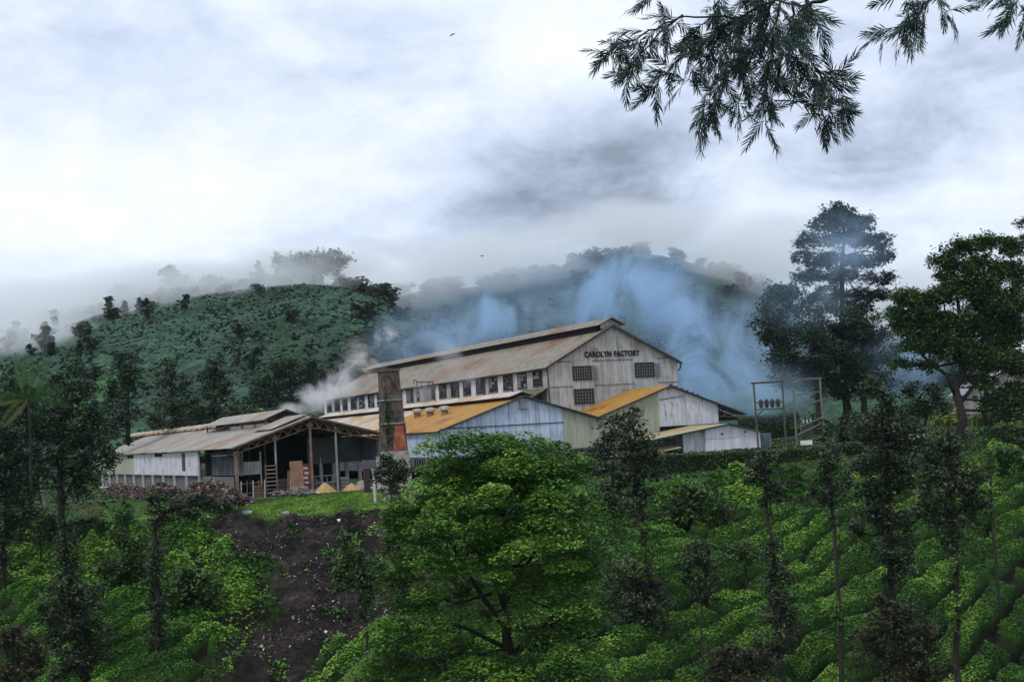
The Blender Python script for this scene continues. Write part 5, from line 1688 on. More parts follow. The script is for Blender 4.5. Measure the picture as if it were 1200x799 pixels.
# ridge: row of tile-like caps, then the raised ventilator
for i in range(17):
    a = 160.5 + i * 3.35
    lg.part('ridge_cap', MB().slab((LUR - .75, a, LZR + .28), (LUR - .75, a + 2.5, LZR + .28), (LUR, a + 2.5, LZR + .62), (LUR, a, LZR + .62), .22), M_wroof)
    lg.part('ridge_block', MB().box(LUR - .6, LUR + .6, a + .6, a + 1.9, LZR - .2, LZR + .1), M_post)
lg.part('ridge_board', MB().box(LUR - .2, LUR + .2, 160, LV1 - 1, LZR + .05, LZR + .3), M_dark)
rr = MB()
for s_ in (-1, 1):
    rr.slab((LUR + s_ * 2.3, 134.2, LZR - .05 + .25), (LUR + s_ * 2.3, 160.2, LZR - .05 + .25), (LUR + s_ * .002, 160.2, LZR + 1.1), (LUR + s_ * .002, 134.2, LZR + 1.1), .07)
lg.part('roof', rr, M_troof)
ps = MB()
for v in (134.8, 139, 144, 149.5, 155, 159.5):
    for s_ in (-1, 1):
        ps.box(LUR + s_ * 1.9 - .07, LUR + s_ * 1.9 + .07, v - .07, v + .07, LZR - 1.0, LZR + .3)
lg.part('ventilator_posts', ps, M_post)
lg.part('light_curb', MB().box(LUR - 1.75, LUR - 1.6, 134.8, 150, LZR - .6, LZR - .12), M_wpost)
lg.part('second_skin', MB().slab((LUR - 3.4, LV0 + .8, LZR - 3.4 * lsl + .32), (LUR - 3.4, 134.0, LZR - 3.4 * lsl + .32), (LUR - .1, 134.0, LZR + .38), (LUR - .1, LV0 + .8, LZR + .38), .05), M_troof)

# floor slab and its mossy kerb
fl = MB()
a_ = uv(29.0, 125.6); b_ = uv(44.2, 125.0)
lg.part('floor_slab', MB().box(31.5, 44.0, LV0 - 2.3, LV0 + 13, LB - .45, LB + .02), plain('mossy_kerb', (0.085, 0.115, 0.045), .95, .4, 2))

# ---- things standing in and around the open shed
def put(name, label, cat, px, py, v, group=None):
    u, z = onv(px, py, v)
    return thing(name, label, cat, uv(u, v, LB + .02), TH, group)


o = put('plywood_board', 'tall brown plywood sheet leaning in the shed opening', 'board', 349, 568, LV0 - .6)
o.rotation_euler = (math.radians(-5), 0, TH)
MB().box(-.58, .58, -.03, .03, 0, 3.0).build('sheet', plain('plywood', (0.24, 0.14, 0.09), .8, .3, 1.2), o)
MB().box(-.56, .56, -.05, -.035, .03, .75).build('patch', plain('raw_wood', (0.33, 0.24, 0.15), .8, .2, 2), o)
o = put('striped_board', 'red and white patterned panel leaning behind the plywood sheet', 'board', 359, 566, LV0 + .3)
o.rotation_euler = (math.radians(-4), math.radians(3), TH)
MB().box(-.45, .45, -.03, .03, .3, 2.7).build('sheet', plain('dark_red', (0.19, 0.03, 0.035), .8, .3, 2), o)
q = MB()
for k in range(5):
    q.box(-.30 + .1 * (k % 2), .12 + .1 * (k % 2), -.05, -.035, .5 + k * .42, .72 + k * .42)
q.build('white_marks', M_wpost, o)
o = put('wooden_offcut', 'narrow pale wooden offcut leaning left of the plywood sheet', 'board', 339, 566, LV0 + .1)
o.rotation_euler = (math.radians(-6), math.radians(5), TH)
MB().box(-.24, .2, -.04, .04, 0, 2.2).build('plank', plain('old_wood', (0.20, 0.13, 0.10), .85, .4, 2), o)
MB().box(.02, .14, -.07, -.045, .4, 1.9).build('pale_strip', M_wpost, o)
o = put('slatted_rack', 'tall slatted rack of pale and reddish shelves beside the thin post', 'rack', 318, 568, LV0 - .2)
q = MB()
for s_ in (-.48, .48):
    q.box(s_ - .04, s_ + .04, -.05, .05, 0, 2.9)
q.build('frame', M_steel, o)
for k in range(8):
    z = .3 + k * .34
    MB().box(-.44, .44, -.3, .3, z, z + .07).build('shelf', M_concrete if k % 3 != 1 else M_post, o)
o = put('white_signboard', 'white blank board fixed beside the corner post of the open shed', 'board', 291, 545, LV0 + 3)
MB().box(-1.15, 1.15, -.04, .04, 2.0, 3.15).build('panel', M_wpost, o)
MB().box(1.05, 1.18, -.06, .06, 0, 4.0).box(-1.2, -1.08, -.06, .06, 0, 3.2).build('support', M_wpost, o)
q = MB()
for k in range(5):
    q.box(-.8 + k * .32, -.77 + k * .32, -.055, -.045, 2.2, 3.0)
q.build('scratches', M_concrete, o)
o = put('tubular_crate', 'row of white and rusty metal frames left of the slatted rack', 'frame', 297, 572, LV0 - .3)
for k in range(5):
    MB().bar((-1.1 + k * .52, 0, 0), (-1.05 + k * .52, 0, 1.55), .07).build('upright', M_wpost if k % 2 == 0 else M_steel, o)
MB().bar((-1.2, .06, 1.3), (1.2, .06, 1.35), .06).bar((-1.2, .06, .5), (1.2, .06, .45), .06).build('rail', M_post, o)
o = put('metal_railing', 'grey gridded railing between the two right-hand shed posts', 'railing', 380, 566, LV0 + .8)
for z in (.35, .9, 1.5):
    MB().bar((-1.3, 0, z), (1.35, 0, z + .03), .06).build('rail', M_duct, o)
for k in range(6):
    MB().bar((-1.25 + k * .51, .05, 0), (-1.25 + k * .51, .05, 1.55 if k != 2 else 3.1), .06).build('upright', M_duct, o)


def heap(name, label, px, py, v, ru, rv, h, mat, board=None):
    u, z = onv(px, py, v)
    rng = np.random.default_rng(int(px))
    n, k = 22, 8
    V, F = [], []
    for j in range(k + 1):
        t = j / k
        for i in range(n):
            a = 2 * math.pi * i / n
            rr_ = (1 - t) ** .8 * (1 + .12 * math.sin(3 * a + 1) + rng.normal() * .04)
            V.append((math.cos(a) * ru * rr_, math.sin(a) * rv * rr_, h * t ** .9 + rng.normal() * .02))
    for j in range(k):
        for i in range(n):
            F.append((j * n + i, j * n + (i + 1) % n, (j + 1) * n + (i + 1) % n, (j + 1) * n + i))
    o = thing(name, label, 'pile', uv(u, v, LB + .04), TH)
    link('heap', fast_mesh('heap', V, F, [mat], smooth=True), o, (0, 0, .1))
    MB().box(-ru * 1.12, ru * 1.12, -rv * 1.1, rv * 1.1, .0, .1).build('base_board', M_wood, o)
    return o


M_wood = plain('weathered_wood', (0.22, 0.16, 0.10), .85, .3, 2)
M_sand = plain('yellow_sand', (0.42, 0.28, 0.12), .95, .25, 5)
heap('sand_pile', 'larger orange sand pile on a board before the open shed', 381, 577, LV0 - 1.4, .95, .8, .85, M_sand)
heap('sand_pile', 'lower flatter orange sand pile toward the chimney', 412, 578, LV0 - 1.4, .75, .8, .62, M_sand)
o = heap('rubble_heap', 'grey stone heap between the sand piles and the chimney', 424, 570, LV0 - .2, 1.0, .7, .8, M_concrete)


def lump(name, label, cat, px, py, v, s, mat, z=None):
    u, zz = onv(px, py, v)
    rng = np.random.default_rng(int(px * 3 + py))
    bm_v, bm_f = [], []
    n, k = 8, 5
    for j in range(k + 1):
        ph = math.pi * j / k
        for i in range(n):
            a = 2 * math.pi * i / n
            r = s * (1 + rng.normal() * .12)
            bm_v.append((math.cos(a) * math.sin(ph) * r * 1.2, math.sin(a) * math.sin(ph) * r, (1 - math.cos(ph)) * r * .55))
    for j in range(k):
        for i in range(n):
            bm_f.append((j * n + i, j * n + (i + 1) % n, (j + 1) * n + (i + 1) % n, (j + 1) * n + i))
    p = uv(u, v, LB + .02)
    if z is not None: p.z = gz(p.x, p.y) + z
    o = link(name, fast_mesh(name, bm_v, bm_f, [mat], smooth=True), None, p, TH)
    return tag(o, label, cat)


M_sack = plain('white_plastic', (0.60, 0.60, 0.58), .6, .15, 3)
lump('sack', 'white sack slumped left of the larger sand pile', 'sack', 367, 571, LV0 - 1.3, .34, M_sack)
lump('sack', 'small white sack against the left foot of the larger sand pile', 'sack', 373, 575, LV0 - 1.9, .2, M_sack)
lump('sack', 'white sack between the flat sand pile and the chimney', 'sack', 432, 574, LV0 - 1.2, .3, M_sack)


def litter_heap(name, label, spans, n, mats, hmax, v, dz=0, size=(.4, 1.1), cat='pile'):
    """heap of billets thrown on top of one another, one mesh of loose pieces"""
    (ua, ub) = spans
    P = MB()
    for i in range(n):
        u = R.uniform(ua, ub)
        t = (u - ua) / (ub - ua)
        env = hmax(t)
        vv = v + R.uniform(-1.2, 1.2)
        z = R.random() ** .8 * env * max(0, 1 - (abs(vv - v) / 1.6) ** 2)
        l = R.uniform(*size)
        w_ = R.uniform(.07, .15)
        a = R.uniform(0, 3.14); e = R.uniform(-.6, .6)
        d = Vector((math.cos(a) * math.cos(e), math.sin(a) * math.cos(e), math.sin(e))) * l / 2
        c = Vector((u, vv, z + .08))
        P.bar(c - d, c + d, w_, w_ * R.uniform(.6, 1))
    return P


m, t = material('firewood')
_n = t.noise(t.add('ShaderNodeTexCoord').outputs['Object'], 1.8, 3, 0.7)
t.put(t.bs.inputs['Base Color'], t.ramp(_n, [(0.38, (0.016, 0.013, 0.012)), (0.47, (0.055, 0.044, 0.040)), (0.55, (0.15, 0.082, 0.072)), (0.63, (0.32, 0.27, 0.24))]))
t.bs.inputs['Roughness'].default_value = .9


def wood_heap(label, u0, v0, spans, n, hmax, rot):
    o0 = uv(u0, v0, 0)
    o0.z = gz(o0.x, o0.y) - .1
    P = litter_heap('firewood_pile', label, spans, n, None, hmax, 0)
    o = P.build('firewood_pile', MATS['firewood'], None, o0, rot)
    tag(o, label, 'firewood', None, 'stuff')


wood_heap('tall jumbled heap of reddish split firewood beside the open gable corner', 27.6, 131.0, (-13, 3.6), 2200, lambda t: .6 + 1.35 * math.sin(math.pi * min(1, t * 1.05)) ** .8, TH + math.pi / 2 + .06)
wood_heap('low dark firewood heap along the mesh wall of the long shed', 26.8, 160.0, (-22, 8), 2200, lambda t: 1.15 + .3 * math.sin(t * 9), TH + math.pi / 2 + .02)


def debris(label, px, v, w_, n, cat='debris'):
    u, z = onv(px, 580, v)
    P = litter_heap('debris', label, (-w_, w_), n, None, lambda t: .5, 0, size=(.15, .6))
    m = MATS['scrap_pale']
    o = P.build('debris_heap', m, None, uv(u, v, LB + .05), TH)
    tag(o, label, cat, None, 'stuff')


m, t = material('scrap_pale')
_n = t.noise(t.add('ShaderNodeTexCoord').outputs['Object'], 2.3, 3, 0.7)
t.put(t.bs.inputs['Base Color'], t.ramp(_n, [(0.34, (0.03, 0.027, 0.03)), (0.5, (0.17, 0.14, 0.14)), (0.62, (0.45, 0.43, 0.43))]))
debris('scattered grey and white scraps before the slatted rack', 338, LV0 - 1.2, 1.5, 70)
debris('scraps of timber and rag left of the sacks by the sand piles', 356, LV0 - 1.6, 1.0, 45)
lump('limestone_lump', 'broken cream-white lump lying alone on the bright grass bank', 'rock', 289, 600, 119.6, .42, M_sack, z=0.0)
lump('stone', 'small dark stone at the lip of the earth slip', 'rock', 335, 603, 116.5, .3, M_concrete, z=0.0)

for k_, (px_, v_, w_, h_, mt_, lb_) in enumerate(((303, 1.2, .7, 1.1, M_wood, 'wooden crate behind the white and rusty frames'), (331, 1.6, .9, 1.5, M_steel, 'rusty brown crate behind the slatted rack'),
                                        (371, 2.2, .8, 1.2, M_in, 'grey crate behind the right middle post'), (388, 2.6, 1.0, .9, M_wood, 'low wooden crate behind the gridded railing'), (403, 2.0, .7, 1.3, M_concrete, 'pale crate behind the flatter sand pile'))):
    o = put('crate', lb_, 'crate', px_, 570, LV0 + v_)
    for z_ in range(4):
        MB().box(-w_ / 2, w_ / 2, -.4, -.36, z_ * h_ / 4 + .02, (z_ + 1) * h_ / 4 - .03).build('plank', mt_, o)
        MB().box(-w_ / 2 - .03, -w_ / 2, -.4, .4, z_ * h_ / 4 + .02, (z_ + 1) * h_ / 4 - .03).build('plank', mt_, o)
    MB().box(-w_ / 2, w_ / 2, -.355, .4, 0, h_ - .05).build('inside', M_dark, o)

# ================= chimney =================
CV = 116.5
cu0, cz0 = onv(443.5, 433, CV); cu1, _ = onv(467.5, 433, CV)
cb0, cbz = onv(449, 545, CV); cb1, _ = onv(478.5, 545, CV)
cxt, wt = (cu0 + cu1) / 2 - .05, (cu1 - cu0) / 2 * .77
cxb, wb = (cb0 + cb1) / 2 - .05, (cb1 - cb0) / 2 * .77
cbase = onv(478, 592, CV)[1]
m, t = material('old_brick')
co = t.add('ShaderNodeTexCoord').outputs['Object']
br = t.add('ShaderNodeTexBrick')
t.put(br.inputs['Vector'], co)
br.inputs['Scale'].default_value = 3.0
br.inputs['Color1'].default_value = (0.15, 0.085, 0.07, 1)
br.inputs['Color2'].default_value = (0.10, 0.075, 0.065, 1)
br.inputs['Mortar'].default_value = (0.13, 0.11, 0.10, 1)
nn = t.noise(co, 0.9, 5, .65)
c = t.mix(t.rng(nn, .44, .62), br.outputs[0], (0.042, 0.039, 0.036))
c = t.mix(t.math('MULTIPLY', t.rng(t.noise(co, 2.1, 4, .6), .55, .7), .5), c, (0.16, 0.13, 0.115))
t.put(t.bs.inputs['Base Color'], c)
t.bs.inputs['Roughness'].default_value = .95
M_brick = m
m, t = material('red_brick_patch')
_n = t.noise(t.add('ShaderNodeTexCoord').outputs['Object'], 1.3, 5, 0.7)
t.put(t.bs.inputs['Base Color'], t.ramp(_n, [(0.36, (0.10, 0.055, 0.045)), (0.45, (0.27, 0.07, 0.05)), (0.58, (0.42, 0.12, 0.075)), (0.66, (0.40, 0.22, 0.17))]))
t.bs.inputs['Roughness'].default_value = .95
M_redpatch = m
M_pale = plain('flaking_plaster', (0.33, 0.29, 0.25), .95, .45, 2.2)
ch = House('brick_chimney', 'tall tapering square brick chimney with red patch and creeper', 'chimney', cxb, CV, cbase)
zt, zb_ = cz0, cbase


def chim(z):
    t = (zt - z) / (zt - cbz)
    return cxb + (cxt - cxb) * (1 - t), wt + (wb - wt) * t


def frustum(z0, z1, grow_=0.0):
    q = MB()
    (c0, w0), (c1, w1) = chim(z0), chim(z1)
    w0 += grow_; w1 += grow_
    return q.hexa([(c0 - w0, CV - w0, z0), (c0 + w0, CV - w0, z0), (c0 + w0, CV + w0, z0), (c0 - w0, CV + w0, z0),
                   (c1 - w1, CV - w1, z1), (c1 + w1, CV - w1, z1), (c1 + w1, CV + w1, z1), (c1 - w1, CV + w1, z1)])


zA = onv(455, 469, CV)[1]
zB = onv(460, 496, CV)[1]
zC = onv(465, 528, CV)[1]
zD = onv(468, 548, CV)[1]
ch.part('shaft', frustum(zA + .06, zt - .22), M_brick)
ch.part('shaft', frustum(zB + .06, zA - .06, .04), M_brick)
ch.part('shaft', frustum(zC, zB - .06, .07), M_brick)
ch.part('base', frustum(zD, zC - .002, .10), M_pale)
ch.part('footing', frustum(cbase - 1.0, zD - .002, .14), M_pale)
for z in (zA, zB):
    ch.part('band', frustum(z - .055, z + .055, .12), M_concrete)
ch.part('cap', frustum(zt - .215, zt, .10), M_brick)
(cc, ww) = chim((zB + zC) / 2)
ch.part('red_patch', MB().hexa([(cc - ww * .45, CV - ww - .14, zC + .05), (cc + ww + .03, CV - ww - .14, zC + .05), (cc + ww + .03, CV - ww - .05, zC + .05), (cc - ww * .45, CV - ww - .05, zC + .05),
                                (cc - ww * .15, CV - ww - .13, zB - .25), (cc + ww * .75, CV - ww - .13, zB - .25), (cc + ww * .75, CV - ww - .04, zB - .25), (cc - ww * .15, CV - ww - .04, zB - .25)]), M_redpatch)
(cc, ww) = chim((zA + zt) / 2)
ch.part('iron_brace', MB().bar((cc - ww * .5, CV - ww - .06, zt - .5), (cc + ww * .7, CV - ww - .06, zA + .7), .07)
        .bar((cc + ww * .6, CV - ww - .07, zt - .5), (cc - ww * .3, CV - ww - .07, zA + .5), .05), M_frame)
# creeper on its left edge
cc, ww = chim(zA)
Pv = []
for k in range(330):
    z = R.choice([R.gauss(zA - .6, .75), R.gauss(zB - .2, .4), R.uniform(zB - 3, zt - 2)])
    c_, w_ = chim(z)
    Pv.append(uv(c_ - w_ - .06 + R.uniform(0, .7) * R.random(), CV - w_ - .10, z) if R.random() < .7 else uv(c_ - w_ - .12, CV + R.uniform(-w_, w_), z))
p0 = uv(cc - ww - .1, CV - ww - .1, cbase)
Pv = np.array(Pv) - np.array(p0)
V, F = leaf_quads(Pv, .22, .6, .3)
o = thing('chimney_creeper', 'green creeper climbing the left edge of the brick chimney', 'creeper', p0)
link('foliage', fast_mesh('creeper', V, F, [L_mid], NR.uniform(.2, .9, len(Pv))), o)
MB().tube([(0, 0, 0), (.05, 0, 4), (0, 0, 8)], .03, 4).build('stem', bark_dark, o)
# low broken wall and white pipe at the chimney foot
u, z = onv(476, 570, CV - 1.2)
o = thing('broken_wall', 'broken pale plastered wall remnant at the chimney foot', 'wall', uv(u, CV - 1.5, cbase), TH)
MB().prism([(-1.0, -1), (1.2, -1), (1.1, 1.0), (.6, 1.7), (.1, 1.8), (-.4, 1.4), (-.8, .8)], -.3, .3).build('masonry', M_pale, o)
u, z = onv(441, 560, CV)
o = thing('white_pipe', 'white drain pipe standing left of the chimney base', 'pipe', uv(u, CV + .5, cbase), TH)
MB().tube([(0, 0, -.3), (-.05, 0, 3.2)], .13, 8).build('pipe', M_wpost, o)
MB().tube([(-.05, 0, 3.1), (-.06, 0, 3.3)], .17, 8).build('collar', M_concrete, o)
u, z = onv(431, 580, CV + 6)
o = thing('gate_post', 'short dark brown post at the right end of the shed kerb', 'post', uv(u, CV + 6, LB - .6), TH)
MB().box(-.25, .25, -.2, .2, 0, 2.6).build('post', plain('dark_brown', (0.06, 0.035, 0.03), .9, .3, 2), o)
MB().box(-.3, .3, -.25, .25, 2.6, 2.7).build('cap', M_steel, o)

# ================= electric frames =================
def h_frame(label, pl, pr, depth, mat, bars, extra):
    f = at(pl[2], pl[3], depth)
    o = thing('electric_frame', label, 'frame', f)
    tl, bl = at(pl[0], pl[1], depth) - f, at(pl[2], pl[3], depth) - f
    tr_, br_ = at(pr[0], pr[1], depth + 1) - f, at(pr[2], pr[3], depth + 1) - f
    for a, b in ((tl, bl), (tr_, br_)):
        MB().bar(a, b + Vector((0, 0, -1.0)), .17).build('post', mat, o)
    MB().bar(tl + (tl - tr_).normalized() * .25, tr_ + (tr_ - tl).normalized() * .25, .2).build('top_beam', mat, o)
    for y in bars:
        t1 = (y - pl[1]) / (pl[3] - pl[1])
        MB().bar(tl.lerp(bl, t1), tr_.lerp(br_, t1), .12).build('crossbar', mat, o)
    if extra:
        for k in range(4):
            t1 = (473 - pl[1]) / (pl[3] - pl[1])
            p = tl.lerp(bl, t1).lerp(tr_.lerp(br_, t1), .2 + .2 * k)
            MB().tube([p + Vector((0, -.1, .45)), p + Vector((0, -.1, .3)), p + Vector((0, -.1, .1)), p + Vector((0, -.1, -.35)), p + Vector((0, -.1, -.5))], [.08, .2, .26, .2, .1], 8).build('insulator', M_frame, o)
        t1 = (481 - pl[1]) / (pl[3] - pl[1])
        t2 = (489 - pl[1]) / (pl[3] - pl[1])
        MB().bar(tl.lerp(bl, t2), tl.lerp(bl, t1).lerp(tr_.lerp(br_, t1), .25), .1).build('brace', mat, o)
    return o


M_fp = plain('frame_brown', (0.075, 0.070, 0.055), .85, .3, 2)
M_fp2 = plain('frame_pale', (0.15, 0.15, 0.13), .85, .3, 2)
h_frame('dark steel switch frame with insulators left of the pale frame', (883, 449, 888.5, 521), (916.5, 447, 921, 520), 158, M_fp, (472, 480), True)
h_frame('pale concrete switch frame nearest the tall trees', (929, 445, 933.5, 521), (960.5, 443, 965, 504), 160, M_fp2, (464, 477, 502, 510), False)
o = thing('transformer', 'small grey transformer behind the pale switch frame', 'transformer', at(947, 510, 164))
MB().box(-.6, .6, -.45, .45, 0, 1.4).build('tank', M_frame, o)
for k in range(3):
    MB().tube([(-.4 + k * .4, 0, 1.4), (-.4 + k * .4, 0, 1.8)], .09, 6).build('bushing', M_wpost, o)
tag(link('white_tank', MB().box(-.55, .55, -.4, .4, 0, .45).mesh('white_tank', M_sack), None, at(945, 521, 152)), 'small white box at the foot of the pale switch frame', 'box')


# ================= small houses far off =================
def cottage(label, px, py, d, w_, dp, h, rh, wm, rm, rot, name='cottage', cat='house'):
    f = at(px, py, d)
    o = thing(name, label, cat, f, rot)
    MB().box(-w_ / 2, w_ / 2, -dp / 2, dp / 2, -1.5, h).prism([(-w_ / 2, h), (w_ / 2, h), (0, h + rh)], -dp / 2 + .01, dp / 2 - .01).build('wall', wm, o)
    q = MB()
    for s_ in (-1, 1):
        q.slab((s_ * (w_ / 2 + .4), -dp / 2 - .4, h - .25), (s_ * (w_ / 2 + .4), dp / 2 + .4, h - .25), (s_ * .002, dp / 2 + .4, h + rh + .12), (s_ * .002, -dp / 2 - .4, h + rh + .12), .1)
    q.build('roof', rm, o)
    for k in (-1, 1):
        MB().box(k * w_ * .25 - w_ * .08, k * w_ * .25 + w_ * .08, -dp / 2 - .05, -dp / 2 - .01, h * .35, h * .75).build('window', M_dark, o)
    MB().box(-w_ * .06, w_ * .06, -dp / 2 - .04, -dp / 2 - .005, 0, h * .7).build('door', M_dark, o)
    return o


pf = on_ground(405, 425)
f_ = at(405, 366, 425)
cottage('tiny pinkish house alone on the tea hillside', 405, 369, 420, 4.2, 4, 1.6, 1.1, plain('pink_wall', (0.42, 0.30, 0.30), .9, .2), plain('pink_roof', (0.30, 0.12, 0.10), .9, .3), .3)
cottage('white cottage glimpsed between the trunks of the tall right tree', 1143, 476, 190, 4.2, 4, 1.8, 1.2, M_concrete, M_duct, .2)
cottage('pale building with grey roof behind the trees at the right margin', 1186, 472, 215, 11, 6, 3.0, 2.2, M_concrete, M_duct, .05)
for k, px in enumerate((1077, 1083)):
    o = thing('white_post', ('left' if k == 0 else 'right') + ' one of the two slim white posts under the big trees', 'post', at(px, 521, 146))
    MB().box(-.12, .12, -.12, .12, -.5, 1.5).build('shaft', M_wpost, o)
    MB().box(-.15, .15, -.15, .15, 1.5, 1.6).build('cap', M_concrete, o)
tag(link('white_slab', MB().box(-.35, .35, -.1, .1, 0, .75).mesh('white_slab', M_sack), None, at(1068, 516, 147)), 'small white slab left of the two white posts', 'sign')

# low picket fence below the firewood at the left
o = thing('picket_fence', 'short weathered picket fence at the left end of the firewood', 'fence', at(92, 600, 118))
for k in range(8):
    x = k * .22
    MB().box(x, x + .09, -.03, .03, -.4, .5 + .08 * (k % 3)).build('picket', M_wood, o)
MB().box(-.1, 1.8, .035, .07, .4, .48).build('rail', M_wood, o)


# ================= birds =================
def bird(label, px, py, d, span, roll, tilt):
    o = link('bird', None, None, at(px, py, d))
    bpy.data.objects.remove(o)
    V = []
    n = 9
    # body: spindle
    q = MB().tube([(0, -.36 * span, 0), (0, -.26 * span, .01), (0, -.08 * span, 0), (0, .10 * span, 0), (0, .26 * span, 0), (0, .40 * span, .0)],
                  [.01, .045 * span, .07 * span, .06 * span, .03 * span, .012], 8)
    o = thing('bird', label, 'bird', at(px, py, d))
    o.rotation_euler = (tilt, roll, .9)
    mt = MATS.get('bird_dark') or plain('bird_dark', (0.03, 0.03, 0.03), .8, .1)
    q.build('body', mt, o, smooth=True)
    for s_ in (-1, 1):
        w_ = MB()
        sect = [(0.03, .14, -.10, 0), (.25, .13, -.09, .05), (.42, .08, -.07, .02), (.5, .01, -.05, -.03)]
        for i in range(3):
            (x0, f0, b0, z0), (x1, f1, b1, z1) = sect[i], sect[i + 1]
            w_.slab((s_ * x0 * span, b0 * span, z0 * span), (s_ * x0 * span, f0 * span, z0 * span), (s_ * x1 * span, f1 * span, z1 * span), (s_ * x1 * span, b1 * span, z1 * span), .015)
        w_.build('wing', mt, o)
    MB().slab((-.03 * span, .30 * span, 0), (.03 * span, .30 * span, 0), (.07 * span, .46 * span, 0), (-.07 * span, .46 * span, 0), .01).build('tail', mt, o)


bird('dark bird gliding high in the pale sky left of the overhanging branch', 530, 41, 110, .62, -.35, -.25)
bird('faint tiny bird before the grey cloud above the factory', 565, 300, 210, .7, .25, -.2)

# coconut-like palm at the left margin
pm = thing('coconut_palm', 'palm with upright fronds rising behind the trees at the left margin', 'palm', at(36, 560, 108))
MB().tube([(0, 0, -1), (.1, 0, 4), (0, 0, at(36, 468, 108).z - at(36, 560, 108).z)], [.10, .09, .08], 7).build('trunk', bark_dark, pm)
ztop = at(36, 466, 108).z - at(36, 560, 108).z
L_palm = leafmat('leaf_palm', (0.016, 0.042, 0.014), (0.035, 0.085, 0.022), (0.07, 0.14, 0.04))
L_palmy = leafmat('leaf_palm_yellow', (0.10, 0.11, 0.02), (0.10, 0.13, 0.04), (0.18, 0.20, 0.07))
for k, (dx, dy_, dz, ln, ym) in enumerate(((-.25, .1, 1, 3.3, 0), (.06, 0, 1, 3.5, 0), (.5, .1, 1, 3.4, 0), (-1, .1, .16, 3.6, 1), (-.9, -.4, .5, 3.6, 0), (1, -.2, .5, 3.2, 0), (.4, -.9, .5, 3.0, 0), (-.8, .2, -.5, 2.6, 2), (.1, .8, .6, 3.0, 0), (1, .5, .1, 3.0, 0))):
    d = Vector((dx, dy_, dz)).normalized()
    V, F = [], []
    for i in range(26):
        t = i / 25
        p = Vector((0, 0, ztop)) + d * ln * t + Vector((0, 0, -1)) * ln * .35 * t * t * (1 - abs(d.z) * .7)
        side = d.cross(Vector((0, 1, .3))).normalized()
        w_ = .75 * math.sin(math.pi * min(1, t * .85 + .12)) ** .6
        for s_ in (-1, 1):
            e = p + side * s_ * w_ * .75 + d * w_ * .6 + Vector((0, 0, -.15 * w_))
            n = len(V)
            V += [tuple(p), tuple(p.lerp(e, .5) + d * .06), tuple(e), tuple(p.lerp(e, .5) - d * .06)]
            F.append((n, n + 1, n + 2, n + 3))
    link('frond', fast_mesh('frond', V, F, [L_palmy if ym else L_palm], [R.uniform(.3, .8) for _ in F]), pm)
# ------------------------------------------------------------------ overhanging branches close to the camera
BD = 7.0
# compound leaves (each a fan of narrow leaflets on a stalk), six shapes shared by all
fronds = []
for k in range(6):
    V, F = [], []
    rng = np.random.default_rng(50 + k)
    L = 0.155
    npair = 10
    stalk = [Vector((0, 0, -L * 0.10 * (t * t) * 6 * (0.3 + 0.2 * k))) * 0 + Vector((t * L, 0, -0.02 * t * t * (1 + k % 3))) for t in np.linspace(0, 1, 6)]
    for i in range(5):
        a, b = stalk[i], stalk[i + 1]
        n = len(V)
        w_ = .0016
        V += [(a.x, a.y - w_, a.z), (a.x, a.y + w_, a.z), (b.x, b.y + w_, b.z), (b.x, b.y - w_, b.z)]
        F.append((n, n + 1, n + 2, n + 3))
    for i in range(npair * 2 + 1):
        t = 0.10 + 0.86 * (i / (npair * 2))
        s_ = 1 if i % 2 else -1
        p = Vector((t * L, 0, -0.02 * t * t * (1 + k % 3)))
        ang = math.radians(rng.uniform(26, 52)) * s_ * (1 - 0.5 * (i / (npair * 2)))
        if i == npair * 2: ang = 0
        ll = rng.uniform(0.055, 0.085) * (1 - 0.25 * t)
        d = Vector((math.cos(ang), math.sin(ang), rng.uniform(-.25, .15))).normalized()
        side = Vector((-d.y, d.x, rng.uniform(-.5, .5))).normalized()
        prev = None
        for (tt, ww) in ((0, .0012), (.3, .0034), (.65, .0029), (1, .0004)):
            c = p + d * ll * tt + Vector((0, 0, -ll * .22 * tt * tt))
            cur = (c - side * ww, c + side * ww)
            if prev:
                n = len(V)
                V += [tuple(prev[0]), tuple(prev[1]), tuple(cur[1]), tuple(cur[0])]
                F.append((n, n + 1, n + 2, n + 3))
            prev = cur
    fronds.append(fast_mesh('frond', V, F, [L_over], rng.uniform(.15, .75, len(F))))


